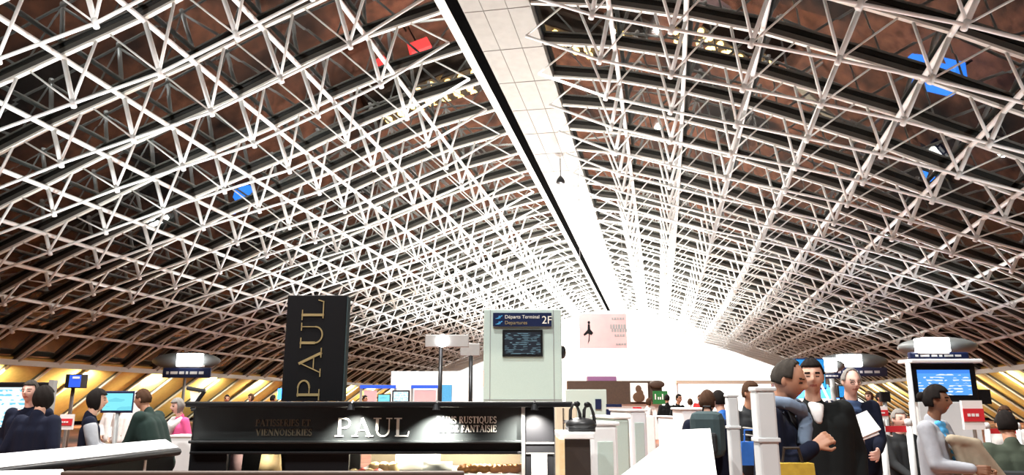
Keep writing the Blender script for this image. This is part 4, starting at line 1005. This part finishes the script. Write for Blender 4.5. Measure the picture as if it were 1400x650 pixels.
# small figures far off
far_a = person('distant person in dark clothes beyond the white plinth', Frame(310, 22), 20, 1.66, 'tan', 'hair_dark', 'short', 'black_cloth', 'charcoal', voxel=.02, group='distant passengers')[0]
far_b = person('distant person in red clothes beyond the bakery stand roof', Frame(344, 24), -40, 1.70, 'fair', 'hair_brown', 'bob', 'red_cloth', 'navy', voxel=.02, group='distant passengers')[0]
far_c = person('distant person in a pale top beyond the bar', Frame(160, 16), 30, 1.55, 'fair', 'hair_brown', 'bob', 'white_cloth', 'beige_cloth', voxel=.02, group='distant passengers')[0]
for src, u, D, rz, lab in ((far_a, 372, 23, 2.2, 'distant person in dark clothes just beside the tall black sign box'), (far_a, 498, 25, .8, 'distant person in dark clothes at the near end of the information desk'),
                           (far_c, 172, 15, -.6, 'distant person in a pale top beside the person in the dark green coat'), (far_c, 886, 22, 1.1, 'distant person in a pale top below the framed picture'),
                           (far_a, 912, 21, 2.6, 'distant person in dark clothes below the green shop sign'), (far_a, 927, 20, .3, 'distant person in dark clothes behind the narrow white cabinet'),
                           (far_c, 943, 24, 2.0, 'distant person in a pale top beyond the white desk block'), (far_b, 957, 28, .5, 'distant person in red clothes beyond the white desk block'),
                           (far_a, 1202, 16, .2, 'distant person in dark clothes between the newspaper carrier and the kiosk'), (far_b, 1190, 18, -.4, 'distant person in red clothes behind the queue barrier')):
    o = copy_tree(src); K = Frame(u, D); o.location = K.o; o.rotation_euler.z += rz; o['label'] = lab

# ---------------------------------------------------------------- lit café stall and blue sign cubes farther down the hall (also mirrored in the glazing)
mk('warm_glow', (1, .7, .3), .5, emit=(1, .62, .20), estr=26); mk('red_glow', (1, .1, .1), .5, emit=(1, .05, .05), estr=9); mk('blue_glow', (.05, .2, 1), .5, emit=(.03, .22, 1), estr=7)
t = thing('cafe_stall', 'low café stall with warm globe bulbs behind the totem', 'stall', (-8.6, 42.4, 0), YAW)
MB().rbox((0, 0, .55), (5.2, 2.4, 1.1), .04).build('counter', 'brown_wood', t)
MB().rbox((0, 0, 2.5), (5.4, 2.6, .12), .03).build('canopy', 'dark_brown', t)
for sx in (-1, 1):
    for sy in (-1, 1): MB().tube([(sx * 2.5, sy * 1.1, 0), (sx * 2.5, sy * 1.1, 2.45)], .05, 10).build('post', 'dark_metal', t, smooth=True)
for i in range(22): MB().ball((-2.45 + .235 * i, -1.0 + .66 * ((i * 5) % 4), 2.78), .24, 14, 10).build('bulb', 'warm_glow', t, smooth=True)
t = thing('lit_sign', 'small red lit sign cube on a pole behind the totem', 'sign', (-8.3, 37.0, 0), YAW)
MB().rbox((0, 0, 2.6), (1.3, .9, .8), .03).build('box', 'red_glow', t, smooth=False); MB().tube([(0, 0, 0), (0, 0, 2.2)], .06, 10).build('pole', 'dark_metal', t, smooth=True)
t = thing('globe_lamp_stand', 'low stand of warm globe bulbs behind the brown shop front', 'lamp', (-2.2, 41.0, 0), YAW)
MB().rbox((0, 0, .9), (3.4, 1.6, 1.8), .04).build('base', 'dark_brown', t)
for i in range(14): MB().ball((-1.55 + .24 * i, -.55 + .55 * ((i * 5) % 3), 1.98), .20, 14, 10).build('bulb', 'warm_glow', t, smooth=True)
for x, y, lab in ((6.6, 34.9, 'blue lit sign cube on a pole behind the person with the scarf'), (9.8, 42.4, 'blue lit sign cube on a pole behind the bright blue screen'), (-21.0, 40.5, 'blue lit sign cube on a pole behind the tall black sign box')):
    t = thing('sign_cube', lab, 'sign', (x, y, 0), YAW + .7, 'blue sign cubes'); w_ = 1.4 if x == 6.6 else .95; MB().rbox((0, 0, 1.9), (w_, w_, .6), .03).build('box', 'blue_glow', t); MB().tube([(0, 0, 0), (0, 0, 1.6)], .06, 10).build('pole', 'dark_metal', t, smooth=True)
